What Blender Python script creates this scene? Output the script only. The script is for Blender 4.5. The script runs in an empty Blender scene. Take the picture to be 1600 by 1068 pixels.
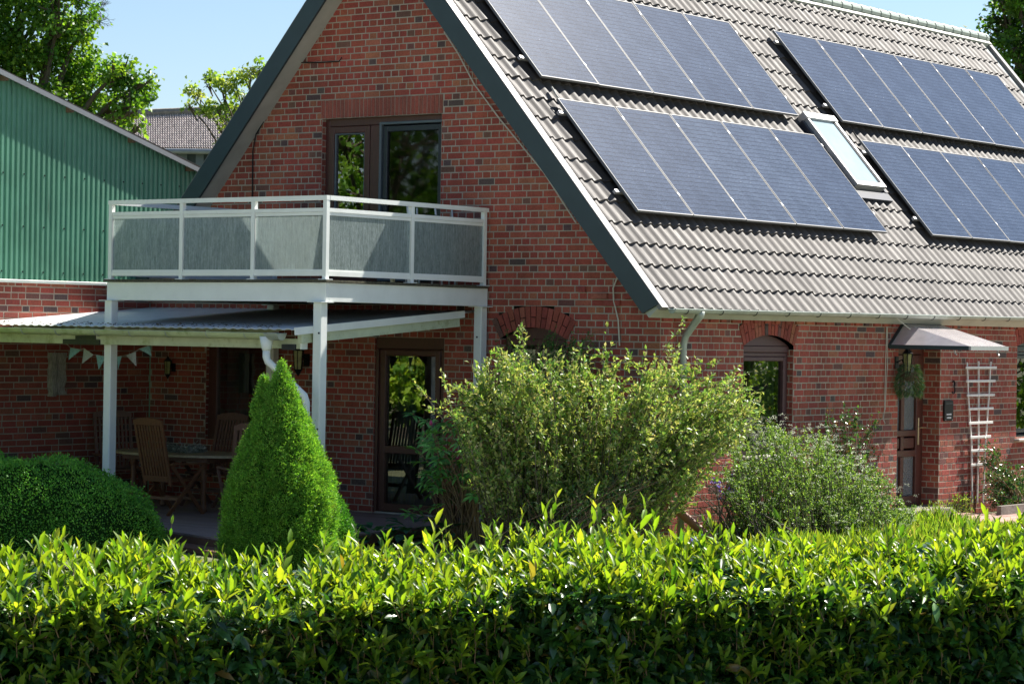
import bpy, math, random
import numpy as np
from mathutils import Vector, Matrix
random.seed(7); rng = np.random.default_rng(11)
R = math.radians
scene = bpy.context.scene
COL = scene.collection

# ------------------------------------------------------------------ camera
F = 4000.0; YAW = R(36.7); PIT = R(-0.205); ROL = R(0.942)
_cy, _sy = math.cos(YAW), math.sin(YAW)
FW = np.array([-_sy*math.cos(PIT), _cy*math.cos(PIT), math.sin(PIT)])
_r0 = np.array([_cy, _sy, 0.0]); _u0 = np.cross(_r0, FW)
RT = math.cos(ROL)*_r0 + math.sin(ROL)*_u0
UP = -math.sin(ROL)*_r0 + math.cos(ROL)*_u0
CAM = np.array([16.70, -25.34, 2.34])
cam = bpy.data.cameras.new("camera"); camo = bpy.data.objects.new("camera", cam); COL.objects.link(camo)
cam.sensor_width = 36; cam.lens = 90; cam.clip_start = 0.5; cam.clip_end = 3000
cam.dof.use_dof = True; cam.dof.focus_distance = 29; cam.dof.aperture_fstop = 16
camo.matrix_world = Matrix(((RT[0], UP[0], -FW[0], CAM[0]), (RT[1], UP[1], -FW[1], CAM[1]),
                            (RT[2], UP[2], -FW[2], CAM[2]), (0, 0, 0, 1)))
scene.camera = camo
# ------------------------------------------------------------------ sky and sun
SUNV = Vector((0.225, 1.0, 1.14)).normalized()
ELEV = math.asin(SUNV.z); AZ = math.atan2(SUNV.x, SUNV.y)
w = bpy.data.worlds.new("World"); scene.world = w; w.use_nodes = True
nt = w.node_tree
sky = nt.nodes.new("ShaderNodeTexSky"); sky.sky_type = 'NISHITA'; sky.sun_disc = False
sky.sun_elevation = ELEV; sky.sun_rotation = AZ; sky.air_density = 1.0; sky.dust_density = 0.4; sky.ozone_density = 3.5
bg = nt.nodes["Background"]; nt.links.new(sky.outputs[0], bg.inputs[0]); bg.inputs[1].default_value = 0.050
sl = bpy.data.lights.new("sun", 'SUN'); sl.energy = 4.2; sl.angle = R(0.53); sl.color = (1.0, 0.94, 0.85)
so = bpy.data.objects.new("sun", sl); COL.objects.link(so); so.rotation_euler = SUNV.to_track_quat('Z', 'Y').to_euler()
so.location = (5, 5, 30)
scene.view_settings.view_transform = 'Standard'; scene.view_settings.look = 'None'
scene.view_settings.exposure = 1.52; scene.view_settings.gamma = 1.0
scene.render.engine = 'CYCLES'
scene.cycles.max_bounces = 8; scene.cycles.transparent_max_bounces = 12
scene.cycles.caustics_reflective = False; scene.cycles.caustics_refractive = False

# ------------------------------------------------------------------ picking helpers: where the sight line of a photo pixel meets a real plane
def ray(x, y): return FW + RT*(x-800)/F - UP*(y-534)/F
def on(x, y, n, d):
    n = np.array(n, float); rr = ray(x, y); return CAM + rr*((d - n@CAM)/(n@rr))
def gy(x, y, Y=0.0): return on(x, y, (0, 1, 0), Y)
def gx(x, y, X=0.0): return on(x, y, (1, 0, 0), X)
def gz(x, y, Z=0.0): return on(x, y, (0, 0, 1), Z)
def gd(x, y, depth): return CAM + ray(x, y)*depth

# ------------------------------------------------------------------ object helpers
def tag(o, label=None, cat=None, group=None, kind=None):
    if label: o['label'] = label
    if cat: o['category'] = cat
    if group: o['group'] = group
    if kind: o['kind'] = kind
    return o
def empty(name, loc=(0, 0, 0), label=None, cat=None, group=None, rz=0.0):
    o = bpy.data.objects.new(name, None); o.location = loc; o.rotation_euler[2] = rz; o.empty_display_size = 0.2
    COL.objects.link(o); return tag(o, label, cat, group)
def link(name, me, parent=None, keep=False):
    o = bpy.data.objects.new(name, me); COL.objects.link(o)
    if parent:
        o.parent = parent
        if keep:   # mesh given in world coordinates
            p = parent; m = Matrix.Identity(4)
            chain = []
            while p: chain.append(p); p = p.parent
            for q in reversed(chain): m = m @ q.matrix_basis
            o.matrix_basis = m.inverted()
    return o
class MB:
    def __init__(s): s.v = []; s.f = []; s.c = []; s.cur = (1, 1, 1)
    def add(s, vs, fs):
        b = len(s.v); s.v += [tuple(map(float, p)) for p in vs]
        for f in fs: s.f.append([b+i for i in f]); s.c.append(s.cur)
    def box(s, a, b):
        x0, y0, z0 = [min(a[i], b[i]) for i in range(3)]; x1, y1, z1 = [max(a[i], b[i]) for i in range(3)]
        s.add([(x0,y0,z0),(x1,y0,z0),(x1,y1,z0),(x0,y1,z0),(x0,y0,z1),(x1,y0,z1),(x1,y1,z1),(x0,y1,z1)],
              [(0,3,2,1),(4,5,6,7),(0,1,5,4),(1,2,6,5),(2,3,7,6),(3,0,4,7)])
    def bbox(s, a, b, r=0.006):   # box with chamfered vertical & horizontal edges
        x0, y0, z0 = [min(a[i], b[i]) for i in range(3)]; x1, y1, z1 = [max(a[i], b[i]) for i in range(3)]
        r = min(r, (x1-x0)/2.5, (y1-y0)/2.5, (z1-z0)/2.5)
        V = []; idx = {}
        def vid(p):
            if p not in idx: idx[p] = len(V); V.append(p)
            return idx[p]
        X = (x0, x0+r, x1-r, x1); Y = (y0, y0+r, y1-r, y1); Z = (z0, z0+r, z1-r, z1)
        fs = []
        def q(*ps): fs.append([vid(p) for p in ps])
        q((X[1],Y[1],z0),(X[1],Y[2],z0),(X[2],Y[2],z0),(X[2],Y[1],z0)); q((X[1],Y[1],z1),(X[2],Y[1],z1),(X[2],Y[2],z1),(X[1],Y[2],z1))
        q((X[1],y0,Z[1]),(X[2],y0,Z[1]),(X[2],y0,Z[2]),(X[1],y0,Z[2])); q((X[1],y1,Z[1]),(X[1],y1,Z[2]),(X[2],y1,Z[2]),(X[2],y1,Z[1]))
        q((x0,Y[1],Z[1]),(x0,Y[1],Z[2]),(x0,Y[2],Z[2]),(x0,Y[2],Z[1])); q((x1,Y[1],Z[1]),(x1,Y[2],Z[1]),(x1,Y[2],Z[2]),(x1,Y[1],Z[2]))
        for zz, zi in ((z0, 1), (z1, 2)):
            for yy, yi in ((y0, 1), (y1, 2)): q((X[1],yy,Z[zi]),(X[2],yy,Z[zi]),(X[2],Y[yi],zz),(X[1],Y[yi],zz))
            for xx, xi in ((x0, 1), (x1, 2)): q((xx,Y[1],Z[zi]),(xx,Y[2],Z[zi]),(X[xi],Y[2],zz),(X[xi],Y[1],zz))
        for yy, yi in ((y0, 1), (y1, 2)):
            for xx, xi in ((x0, 1), (x1, 2)):
                q((X[xi],yy,Z[1]),(X[xi],yy,Z[2]),(xx,Y[yi],Z[2]),(xx,Y[yi],Z[1]))
                for zz, zi in ((z0, 1), (z1, 2)): q((X[xi],yy,Z[zi]),(xx,Y[yi],Z[zi]),(X[xi],Y[yi],zz))
        s.add(V, fs)
    def obox(s, p, q, w, h, up=(0, 0, 1)):    # bar from p to q, w across, h along up
        p = Vector(p); q = Vector(q); d = (q-p).normalized(); up = Vector(up)
        sd = d.cross(up).normalized(); u = sd.cross(d).normalized()
        a = sd*w/2; b = u*h/2
        s.add([p-a-b, p+a-b, p+a+b, p-a+b, q-a-b, q+a-b, q+a+b, q-a+b],
              [(0,3,2,1),(4,5,6,7),(0,1,5,4),(1,2,6,5),(2,3,7,6),(3,0,4,7)])
    def quad(s, *p): s.add(p, [list(range(len(p)))])
    def tube(s, pts, r, n=10, cap=True):
        pts = [Vector(p) for p in pts]; rs = r if isinstance(r, (list, tuple)) else [r]*len(pts)
        base = len(s.v); prev = None
        for i, p in enumerate(pts):
            a = pts[max(0, i-1)]; b = pts[min(len(pts)-1, i+1)]; d = (b-a).normalized()
            if prev is None:
                prev = d.orthogonal().normalized()
            prev = (prev - d*prev.dot(d)).normalized(); e = d.cross(prev)
            for k in range(n):
                t = 2*math.pi*k/n; s.v.append(tuple(p + prev*math.cos(t)*rs[i] + e*math.sin(t)*rs[i]))
        for i in range(len(pts)-1):
            for k in range(n):
                k2 = (k+1) % n
                s.f.append([base+i*n+k, base+i*n+k2, base+(i+1)*n+k2, base+(i+1)*n+k]); s.c.append(s.cur)
        if cap:
            s.f.append([base+k for k in range(n)][::-1]); s.c.append(s.cur)
            s.f.append([base+(len(pts)-1)*n+k for k in range(n)]); s.c.append(s.cur)
    def prism(s, poly, ax, a, b):   # poly in the two other axes
        def P(u, v, t):
            return (t, u, v) if ax == 0 else (u, t, v) if ax == 1 else (u, v, t)
        n = len(poly); vs = [P(u, v, a) for u, v in poly] + [P(u, v, b) for u, v in poly]
        s.add(vs, [list(range(n)), list(range(n, 2*n))[::-1]] + [[i, i+n, (i+1) % n+n, (i+1) % n] for i in range(n)])
    def lathe(s, prof, c, n=16):
        vs = []; fs = []
        for r_, z in prof:
            for k in range(n):
                t = 2*math.pi*k/n; vs.append((c[0]+r_*math.cos(t), c[1]+r_*math.sin(t), c[2]+z))
        for i in range(len(prof)-1):
            for k in range(n): fs.append([i*n+k, i*n+(k+1) % n, (i+1)*n+(k+1) % n, (i+1)*n+k])
        s.add(vs, fs)
    def mesh(s, name, mat, smooth=False, fix=True):
        me = bpy.data.meshes.new(name); me.from_pydata(s.v, [], s.f)
        for m in (mat if isinstance(mat, (list, tuple)) else [mat]): me.materials.append(m)
        if any(c != (1, 1, 1) for c in s.c):
            at = me.color_attributes.new("col", 'FLOAT_COLOR', 'CORNER')
            cs = np.array([(c[0], c[1], c[2], 1.0) for c in s.c]); n = np.array([len(f) for f in s.f])
            at.data.foreach_set("color", np.repeat(cs, n, axis=0).ravel())
        if smooth: me.polygons.foreach_set("use_smooth", [True]*len(me.polygons))
        if fix:
            import bmesh
            b = bmesh.new(); b.from_mesh(me); bmesh.ops.recalc_face_normals(b, faces=b.faces); b.to_mesh(me); b.free()
        me.update(); return me
    def build(s, name, mat, parent=None, smooth=False, keep=False, fix=True):
        return link(name, s.mesh(name, mat, smooth, fix), parent, keep)

# ------------------------------------------------------------------ materials
def nodes(name):
    m = bpy.data.materials.new(name); m.use_nodes = True
    return m, m.node_tree, m.node_tree.nodes["Principled BSDF"]
def noise(t, scale, detail=4, rough=0.55, vec=None, stretch=None):
    n = t.nodes.new("ShaderNodeTexNoise"); n.inputs['Scale'].default_value = scale; n.inputs['Detail'].default_value = detail
    n.inputs['Roughness'].default_value = rough
    tc = t.nodes.new("ShaderNodeTexCoord"); src = tc.outputs['Object']
    if stretch:
        mp = t.nodes.new("ShaderNodeMapping"); mp.inputs['Scale'].default_value = stretch; t.links.new(src, mp.inputs[0]); src = mp.outputs[0]
    t.links.new(src, n.inputs['Vector']); return n
def ramp(t, src, stops):
    r = t.nodes.new("ShaderNodeValToRGB"); t.links.new(src, r.inputs[0])
    while len(r.color_ramp.elements) > 1: r.color_ramp.elements.remove(r.color_ramp.elements[-1])
    r.color_ramp.elements[0].position = stops[0][0]; r.color_ramp.elements[0].color = (*stops[0][1], 1)
    for p, c in stops[1:]:
        e = r.color_ramp.elements.new(p); e.color = (*c, 1)
    return r
def mul(t, a, b, mode='MULTIPLY', fac=1.0):
    m = t.nodes.new("ShaderNodeMix"); m.data_type = 'RGBA'; m.blend_type = mode; m.inputs['Factor'].default_value = fac
    for s, x in ((6, a), (7, b)):
        if hasattr(x, 'links') or hasattr(x, 'is_linked'): t.links.new(x, m.inputs[s])
        else: m.inputs[s].default_value = (*x, 1)
    return m.outputs[2]
def bump(t, p, src, strength, dist=0.01):
    b = t.nodes.new("ShaderNodeBump"); b.inputs['Strength'].default_value = strength; b.inputs['Distance'].default_value = dist
    t.links.new(src, b.inputs['Height']); t.links.new(b.outputs[0], p.inputs['Normal']); return b
def simple(name, col, rough=0.6, metal=0.0, var=0.25, scale=6, bmp=0.15, bscale=60, stretch=None, spec=None, attr=False, dirt=None):
    m, t, p = nodes(name)
    n = noise(t, scale, 5, 0.6, stretch=stretch)
    lo = tuple(c*(1-var) for c in col); hi = tuple(min(1, c*(1+var)) for c in col)
    out = ramp(t, n.outputs['Fac'], [(0.3, lo), (0.7, hi)]).outputs[0]
    if dirt:
        n3 = noise(t, dirt[1], 6, 0.7, stretch=dirt[3] if len(dirt) > 3 else None)
        rr = ramp(t, n3.outputs['Fac'], [(dirt[2], (0, 0, 0)), (dirt[2]+0.18, (1, 1, 1))])
        mm = t.nodes.new("ShaderNodeMix"); mm.data_type = 'RGBA'
        t.links.new(rr.outputs[0], mm.inputs[0]); t.links.new(out, mm.inputs[6]); mm.inputs[7].default_value = (*dirt[0], 1); out = mm.outputs[2]
    if attr:
        a = t.nodes.new("ShaderNodeAttribute"); a.attribute_name = "col"; out = mul(t, out, a.outputs['Color'])
    t.links.new(out, p.inputs['Base Color']); p.inputs['Roughness'].default_value = rough; p.inputs['Metallic'].default_value = metal
    if spec is not None: p.inputs['Specular IOR Level'].default_value = spec
    if bmp:
        n2 = noise(t, bscale, 4, 0.6, stretch=stretch); bump(t, p, n2.outputs['Fac'], bmp, 0.01)
    return m
def brick_mat():
    m, t, p = nodes("brick")
    a = t.nodes.new("ShaderNodeAttribute"); a.attribute_name = "col"
    n = noise(t, 45, 6, 0.7); r1 = ramp(t, n.outputs['Fac'], [(0.28, (0.62, 0.6, 0.6)), (0.5, (1, 1, 1)), (0.75, (1.25, 1.22, 1.2))])
    c = mul(t, a.outputs['Color'], r1.outputs[0])
    n2 = noise(t, 1.3, 4, 0.6); r2 = ramp(t, n2.outputs['Fac'], [(0.3, (0.74, 0.77, 0.78)), (0.7, (1.15, 1.10, 1.06))])
    c = mul(t, c, r2.outputs[0])
    n4 = noise(t, 9, 6, 0.75); r4 = ramp(t, n4.outputs['Fac'], [(0.66, (0, 0, 0)), (0.8, (0.35, 0.35, 0.35))])
    mm = t.nodes.new("ShaderNodeMix"); mm.data_type = 'RGBA'; t.links.new(r4.outputs[0], mm.inputs[0]); t.links.new(c, mm.inputs[6]); mm.inputs[7].default_value = (0.30, 0.27, 0.23, 1)
    n5 = noise(t, 0.8, 6, 0.7, stretch=(1.6, 1.6, 0.5)); r5 = ramp(t, n5.outputs['Fac'], [(0.42, (1, 1, 1)), (0.60, (0.76, 0.78, 0.80))])
    c5 = mul(t, mm.outputs[2], r5.outputs[0]); n6 = noise(t, 2.2, 6, 0.75, stretch=(1, 1, 0.6)); r6 = ramp(t, n6.outputs['Fac'], [(0.64, (0, 0, 0)), (0.80, (0.20, 0.20, 0.20))])
    mm = t.nodes.new("ShaderNodeMix"); mm.data_type = 'RGBA'; t.links.new(r6.outputs[0], mm.inputs[0]); t.links.new(c5, mm.inputs[6]); mm.inputs[7].default_value = (0.40, 0.34, 0.30, 1)
    t.links.new(mm.outputs[2], p.inputs['Base Color']); p.inputs['Roughness'].default_value = 0.85; p.inputs['Specular IOR Level'].default_value = 0.3
    n3 = noise(t, 90, 5, 0.7); bump(t, p, n3.outputs['Fac'], 0.55, 0.008)
    return m
def leaf_mat(name, rough=0.45, trans=0.45, tint=(1.5, 1.35, 0.5), spec=0.4, var=0.25):
    m, t, p = nodes(name); out = t.nodes["Material Output"]
    a = t.nodes.new("ShaderNodeAttribute"); a.attribute_name = "col"
    n = noise(t, 25, 3, 0.5); r1 = ramp(t, n.outputs['Fac'], [(0.3, (1-var,)*3), (0.7, (1+var,)*3)])
    c = mul(t, a.outputs['Color'], r1.outputs[0])
    t.links.new(c, p.inputs['Base Color']); p.inputs['Roughness'].default_value = rough; p.inputs['Specular IOR Level'].default_value = spec
    tr = t.nodes.new("ShaderNodeBsdfTranslucent"); t.links.new(mul(t, c, tint), tr.inputs[0])
    mx = t.nodes.new("ShaderNodeMixShader"); mx.inputs[0].default_value = trans
    t.links.new(p.outputs[0], mx.inputs[1]); t.links.new(tr.outputs[0], mx.inputs[2]); t.links.new(mx.outputs[0], out.inputs[0])
    return m
def glass_mat(name, ior=1.75, tint=(0.62, 0.68, 0.66), rough=0.01, wave=0.0):
    m, t, p = nodes(name); t.nodes.remove(p); out = t.nodes["Material Output"]
    tr = t.nodes.new("ShaderNodeBsdfTransparent"); tr.inputs[0].default_value = (*tint, 1)
    gl = t.nodes.new("ShaderNodeBsdfAnisotropic") if False else t.nodes.new("ShaderNodeBsdfGlossy")
    gl.inputs['Roughness'].default_value = rough
    fr = t.nodes.new("ShaderNodeFresnel"); fr.inputs[0].default_value = ior
    mx = t.nodes.new("ShaderNodeMixShader"); t.links.new(fr.outputs[0], mx.inputs[0]); t.links.new(tr.outputs[0], mx.inputs[1]); t.links.new(gl.outputs[0], mx.inputs[2])
    if wave:
        n = noise(t, 1.2, 2, 0.4); b = t.nodes.new("ShaderNodeBump"); b.inputs['Strength'].default_value = wave; b.inputs['Distance'].default_value = 0.02
        t.links.new(n.outputs['Fac'], b.inputs['Height']); t.links.new(b.outputs[0], gl.inputs['Normal'])
    t.links.new(mx.outputs[0], out.inputs[0]); return m
def streak_glass():
    m, t, p = nodes("streaked_obscure_glass")
    out = t.nodes["Material Output"]
    n = noise(t, 14, 4, 0.75, stretch=(3.2, 3.2, 0.28)); n2 = noise(t, 60, 4, 0.8, stretch=(1.0, 1.0, 0.30))
    add = t.nodes.new("ShaderNodeMath"); add.operation = 'ADD'; t.links.new(n.outputs['Fac'], add.inputs[0]); t.links.new(n2.outputs['Fac'], add.inputs[1])
    r1 = ramp(t, add.outputs[0], [(0.40, (0.28, 0.36, 0.35)), (0.62, (0.80, 0.92, 0.90))]); r1.color_ramp.interpolation = 'LINEAR'
    mr = t.nodes.new("ShaderNodeMath"); mr.operation = 'MULTIPLY'; mr.inputs[1].default_value = 0.5; t.links.new(add.outputs[0], mr.inputs[0]); t.links.new(mr.outputs[0], r1.inputs[0])
    t.links.new(r1.outputs[0], p.inputs['Base Color'])
    p.inputs['Roughness'].default_value = 0.22; b = bump(t, p, add.outputs[0], 0.3, 0.02)
    tl = t.nodes.new("ShaderNodeBsdfTranslucent"); tl.inputs[0].default_value = (0.75, 0.84, 0.83, 1)
    ref = t.nodes.new("ShaderNodeBsdfRefraction"); ref.inputs['IOR'].default_value = 1.12; ref.inputs['Roughness'].default_value = 0.06
    ref.inputs[0].default_value = (0.93, 1.0, 0.98, 1); t.links.new(b.outputs[0], ref.inputs['Normal'])
    m1 = t.nodes.new("ShaderNodeMixShader"); m1.inputs[0].default_value = 0.25; t.links.new(p.outputs[0], m1.inputs[1]); t.links.new(tl.outputs[0], m1.inputs[2])
    m2 = t.nodes.new("ShaderNodeMixShader"); m2.inputs[0].default_value = 0.55; t.links.new(m1.outputs[0], m2.inputs[1]); t.links.new(ref.outputs[0], m2.inputs[2])
    t.links.new(m2.outputs[0], out.inputs[0]); return m
def panel_mat():
    m, t, p = nodes("solar_cells")
    tc = t.nodes.new("ShaderNodeTexCoord"); sep = t.nodes.new("ShaderNodeSeparateXYZ"); t.links.new(tc.outputs['Object'], sep.inputs[0])
    def lines(src, period, width, wob=None):
        a = t.nodes.new("ShaderNodeMath"); a.operation = 'DIVIDE'; a.inputs[1].default_value = period; t.links.new(src, a.inputs[0])
        f = t.nodes.new("ShaderNodeMath"); f.operation = 'FRACT'; t.links.new(a.outputs[0], f.inputs[0])
        c = t.nodes.new("ShaderNodeMath"); c.operation = 'LESS_THAN'; c.inputs[1].default_value = width/period; t.links.new(f.outputs[0], c.inputs[0]); return c
    nz = noise(t, 5, 2, 0.5)
    wb = t.nodes.new("ShaderNodeMath"); wb.operation = 'MULTIPLY_ADD'; wb.inputs[1].default_value = 0.05; t.links.new(nz.outputs['Fac'], wb.inputs[0]); t.links.new(sep.outputs['Y'], wb.inputs[2])
    ly = lines(wb.outputs[0], 0.078, 0.011); lx = lines(sep.outputs['X'], 0.208, 0.006)
    mx = t.nodes.new("ShaderNodeMath"); mx.operation = 'MAXIMUM'; t.links.new(ly.outputs[0], mx.inputs[0])
    sc = t.nodes.new("ShaderNodeMath"); sc.operation = 'MULTIPLY'; sc.inputs[1].default_value = 0.45; t.links.new(lx.outputs[0], sc.inputs[0]); t.links.new(sc.outputs[0], mx.inputs[1])
    n = noise(t, 75, 4, 0.85); r1 = ramp(t, n.outputs['Fac'], [(0.38, (0.016, 0.027, 0.050)), (0.62, (0.064, 0.088, 0.135))])
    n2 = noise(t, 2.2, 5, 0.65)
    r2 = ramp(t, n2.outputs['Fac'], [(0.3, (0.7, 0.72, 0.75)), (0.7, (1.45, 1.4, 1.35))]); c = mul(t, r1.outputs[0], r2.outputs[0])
    oi = t.nodes.new("ShaderNodeObjectInfo"); ro = ramp(t, oi.outputs['Random'], [(0.0, (0.80, 0.82, 0.86)), (1.0, (1.22, 1.18, 1.12))]); c = mul(t, c, ro.outputs[0])
    mm = t.nodes.new("ShaderNodeMix"); mm.data_type = 'RGBA'; t.links.new(mx.outputs[0], mm.inputs[0]); t.links.new(c, mm.inputs[6]); mm.inputs[7].default_value = (0.006, 0.009, 0.018, 1)
    # bird droppings and dust specks
    v = t.nodes.new("ShaderNodeTexVoronoi"); v.inputs['Scale'].default_value = 9; t.links.new(tc.outputs['Object'], v.inputs['Vector'])
    r3 = ramp(t, v.outputs['Distance'], [(0.045, (1, 1, 1)), (0.07, (0, 0, 0))])
    nn = noise(t, 1.7, 1, 0.5); r4 = ramp(t, nn.outputs['Fac'], [(0.5, (0, 0, 0)), (0.62, (1, 1, 1))])
    k = mul(t, r3.outputs[0], r4.outputs[0])
    m3 = t.nodes.new("ShaderNodeMix"); m3.data_type = 'RGBA'; t.links.new(k, m3.inputs[0]); t.links.new(mm.outputs[2], m3.inputs[6]); m3.inputs[7].default_value = (0.45, 0.47, 0.5, 1)
    t.links.new(m3.outputs[2], p.inputs['Base Color'])
    p.inputs['Roughness'].default_value = 0.17; p.inputs['Specular IOR Level'].default_value = 0.32
    b = bump(t, p, n.outputs['Fac'], 0.12, 0.004)
    return m

M = {}
M['brick'] = brick_mat()
M['mortar'] = simple("mortar", (0.37, 0.325, 0.255), 0.95, var=0.2, scale=5, bmp=0.5, bscale=120)
def tile_mat():
    m, t, p = nodes("roof_tile")
    n = noise(t, 0.9, 5, 0.6, stretch=(0.5, 2.2, 0.5)); c = ramp(t, n.outputs['Fac'], [(0.3, (0.066, 0.060, 0.057)), (0.7, (0.094, 0.086, 0.081))]).outputs[0]
    n2 = noise(t, 3.0, 6, 0.75, stretch=(0.5, 5, 0.5)); c = mul(t, c, ramp(t, n2.outputs['Fac'], [(0.25, (0.72, 0.73, 0.72)), (0.5, (1, 1, 1)), (0.75, (1.15, 1.12, 1.08))]).outputs[0])
    n3 = noise(t, 26, 6, 0.8); r3 = ramp(t, n3.outputs['Fac'], [(0.64, (0, 0, 0)), (0.74, (0.75, 0.75, 0.75))])
    mm = t.nodes.new("ShaderNodeMix"); mm.data_type = 'RGBA'; t.links.new(r3.outputs[0], mm.inputs[0]); t.links.new(c, mm.inputs[6]); mm.inputs[7].default_value = (0.085, 0.085, 0.062, 1)
    a = t.nodes.new("ShaderNodeAttribute"); a.attribute_name = "col"; t.links.new(mul(t, mm.outputs[2], a.outputs['Color']), p.inputs['Base Color'])
    r4 = ramp(t, n2.outputs['Fac'], [(0.3, (0.50,)*3), (0.7, (0.68,)*3)]); t.links.new(r4.outputs[0], p.inputs['Roughness']); p.inputs['Specular IOR Level'].default_value = 0.26
    nb = noise(t, 140, 4, 0.6); bump(t, p, nb.outputs['Fac'], 0.15, 0.01); return m
M['tile'] = tile_mat()
M['oldtile'] = simple("old_roof_tile", (0.40, 0.35, 0.33), 0.7, var=0.3, scale=8, bmp=0.1, attr=True)
M['slate'] = simple("anthracite_board", (0.030, 0.050, 0.056), 0.5, var=0.12, scale=3, bmp=0.03)
M['verge'] = simple("verge_sheet", (0.17, 0.165, 0.16), 0.4, var=0.08, scale=4, bmp=0.05)
M['soffit'] = simple("soffit", (0.42, 0.44, 0.39), 0.6, var=0.12, scale=3, bmp=0.05, stretch=(1, 1, 1))
M['zinc'] = simple("zinc", (0.34, 0.38, 0.33), 0.42, metal=0.25, var=0.15, scale=7, bmp=0.05)
M['whitepaint'] = simple("white_paint", (0.80, 0.83, 0.80), 0.42, var=0.05, scale=4, bmp=0.04, dirt=((0.56, 0.60, 0.48), 3.0, 0.62, (1, 1, 0.35)))
M['greenpaint'] = simple("algae_paint", (0.55, 0.60, 0.42), 0.5, var=0.12, scale=5, bmp=0.06, dirt=((0.30, 0.34, 0.13), 4.0, 0.52))
M['gutterpaint'] = simple("aged_gutter", (0.44, 0.49, 0.28), 0.42, var=0.15, scale=4, bmp=0.06, dirt=((0.22, 0.27, 0.09), 5.0, 0.55))
M['brownframe'] = simple("brown_frame", (0.085, 0.030, 0.022), 0.4, var=0.2, scale=14, bmp=0.06, stretch=(4, 4, 0.6))
M['purpleframe'] = simple("faded_brown_frame", (0.085, 0.036, 0.036), 0.5, var=0.12, scale=14, bmp=0.05)
M['screenframe'] = simple("grey_screen_frame", (0.10, 0.125, 0.14), 0.4, var=0.08, scale=6, bmp=0.02)
M['darkframe'] = simple("dark_frame", (0.02, 0.024, 0.034), 0.35, var=0.1, scale=6, bmp=0.02)
M['glass'] = glass_mat("window_glass", 3.0, (0.5, 0.56, 0.54), 0.008, 0.02)
M['screenglass'] = glass_mat("screened_glass", 1.75, (0.22, 0.25, 0.25), 0.03, 0.03)
M['skyglass'] = glass_mat("skylight_glass", 1.7, (0.85, 0.92, 0.95), 0.05)
M['skyglass'] = simple("painted_sky_pane", (0.36, 0.46, 0.50), 0.08, var=0.10, scale=2, bmp=0.0)  # pale blue base colour stands in for the sky mirrored in it
M["blind"] = simple("sky_pale_blind", (0.62, 0.72, 0.76), 0.8, var=0.04, bmp=0)  # pale tone imitates the bright sky mirrored in the roof window
M['curtain'] = simple("curtain", (0.22, 0.30, 0.28), 0.9, var=0.08, scale=3, bmp=0.0)
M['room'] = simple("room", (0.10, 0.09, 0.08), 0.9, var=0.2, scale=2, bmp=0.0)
M['streak'] = streak_glass()
M['panel'] = panel_mat()
M['alu'] = simple("aluminium", (0.50, 0.50, 0.50), 0.45, metal=0.6, var=0.06, scale=10, bmp=0.02)
M['panelframe'] = simple("panel_frame", (0.15, 0.155, 0.16), 0.55, metal=0.1, var=0.05, scale=10, bmp=0.0)
M['black'] = simple("black_metal", (0.012, 0.013, 0.014), 0.5, var=0.2, scale=10, bmp=0.03, spec=0.2)
M['green'] = simple("green_cladding", (0.125, 0.315, 0.215), 0.45, var=0.16, scale=1.2, bmp=0.03, attr=False, dirt=((0.055, 0.13, 0.09), 5, 0.58, (3, 3, 0.25)))
M['flash'] = simple("pale_flashing", (0.50, 0.56, 0.52), 0.4, var=0.08, bmp=0.02)
M['barge'] = simple("grey_bargeboard", (0.24, 0.26, 0.28), 0.5, var=0.12, scale=3, bmp=0.05)
M['rawwood'] = simple("raw_wood", (0.16, 0.11, 0.065), 0.8, var=0.3, scale=12, bmp=0.2, stretch=(1, 6, 6))
M['deck'] = simple("deck_boards", (0.27, 0.20, 0.19), 0.65, var=0.18, scale=5, bmp=0.15, attr=True, stretch=(1, 6, 6))
M['teak'] = simple("teak", (0.17, 0.07, 0.028), 0.5, var=0.25, scale=14, bmp=0.08, stretch=(5, 5, 1))
M['darkteak'] = simple("dark_teak", (0.15, 0.075, 0.052), 0.55, var=0.25, scale=14, bmp=0.08, stretch=(5, 5, 1))
M['tabletop'] = simple("weathered_teak", (0.36, 0.28, 0.17), 0.55, var=0.22, scale=9, bmp=0.12, stretch=(1, 8, 1))
M['drift'] = simple("driftwood", (0.30, 0.28, 0.24), 0.85, var=0.4, scale=16, bmp=0.6, bscale=30, stretch=(3, 3, 0.5))
M['bark'] = simple("bark", (0.09, 0.07, 0.05), 0.9, var=0.35, scale=20, bmp=0.5, bscale=40, stretch=(3, 3, 0.5))
M['twig'] = simple("twig", (0.20, 0.13, 0.07), 0.8, var=0.3, scale=20, bmp=0.2)
M['terracotta'] = simple("rusty_brown_pole", (0.26, 0.10, 0.045), 0.5, var=0.2, scale=9, bmp=0.1)
M['paving'] = simple("pink_paving", (0.40, 0.25, 0.20), 0.85, var=0.2, scale=8, bmp=0.2, attr=True)
M['stone'] = simple("grey_stone", (0.22, 0.20, 0.17), 0.9, var=0.3, scale=9, bmp=0.5, bscale=25)
M['bounce_gravel'] = simple("pale_bounce_gravel", (0.50, 0.47, 0.41), 0.95, var=0.2, scale=30, bmp=0.5, bscale=60)  # pale surface of the added bounce sheets
M['street'] = simple("pale_street", (0.40, 0.38, 0.34), 0.9, var=0.12, scale=2, bmp=0.2)
M['soil'] = simple("ground_grass", (0.12, 0.13, 0.06), 0.95, var=0.5, scale=5, bmp=0.6, bscale=20)
M['fabric_blue'] = simple("blue_dotted_fabric", (0.20, 0.37, 0.38), 0.9, var=0.35, scale=60, bmp=0.0)
M['fabric_grey'] = simple("grey_fabric", (0.36, 0.38, 0.36), 0.9, var=0.2, scale=60, bmp=0.0)
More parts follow.
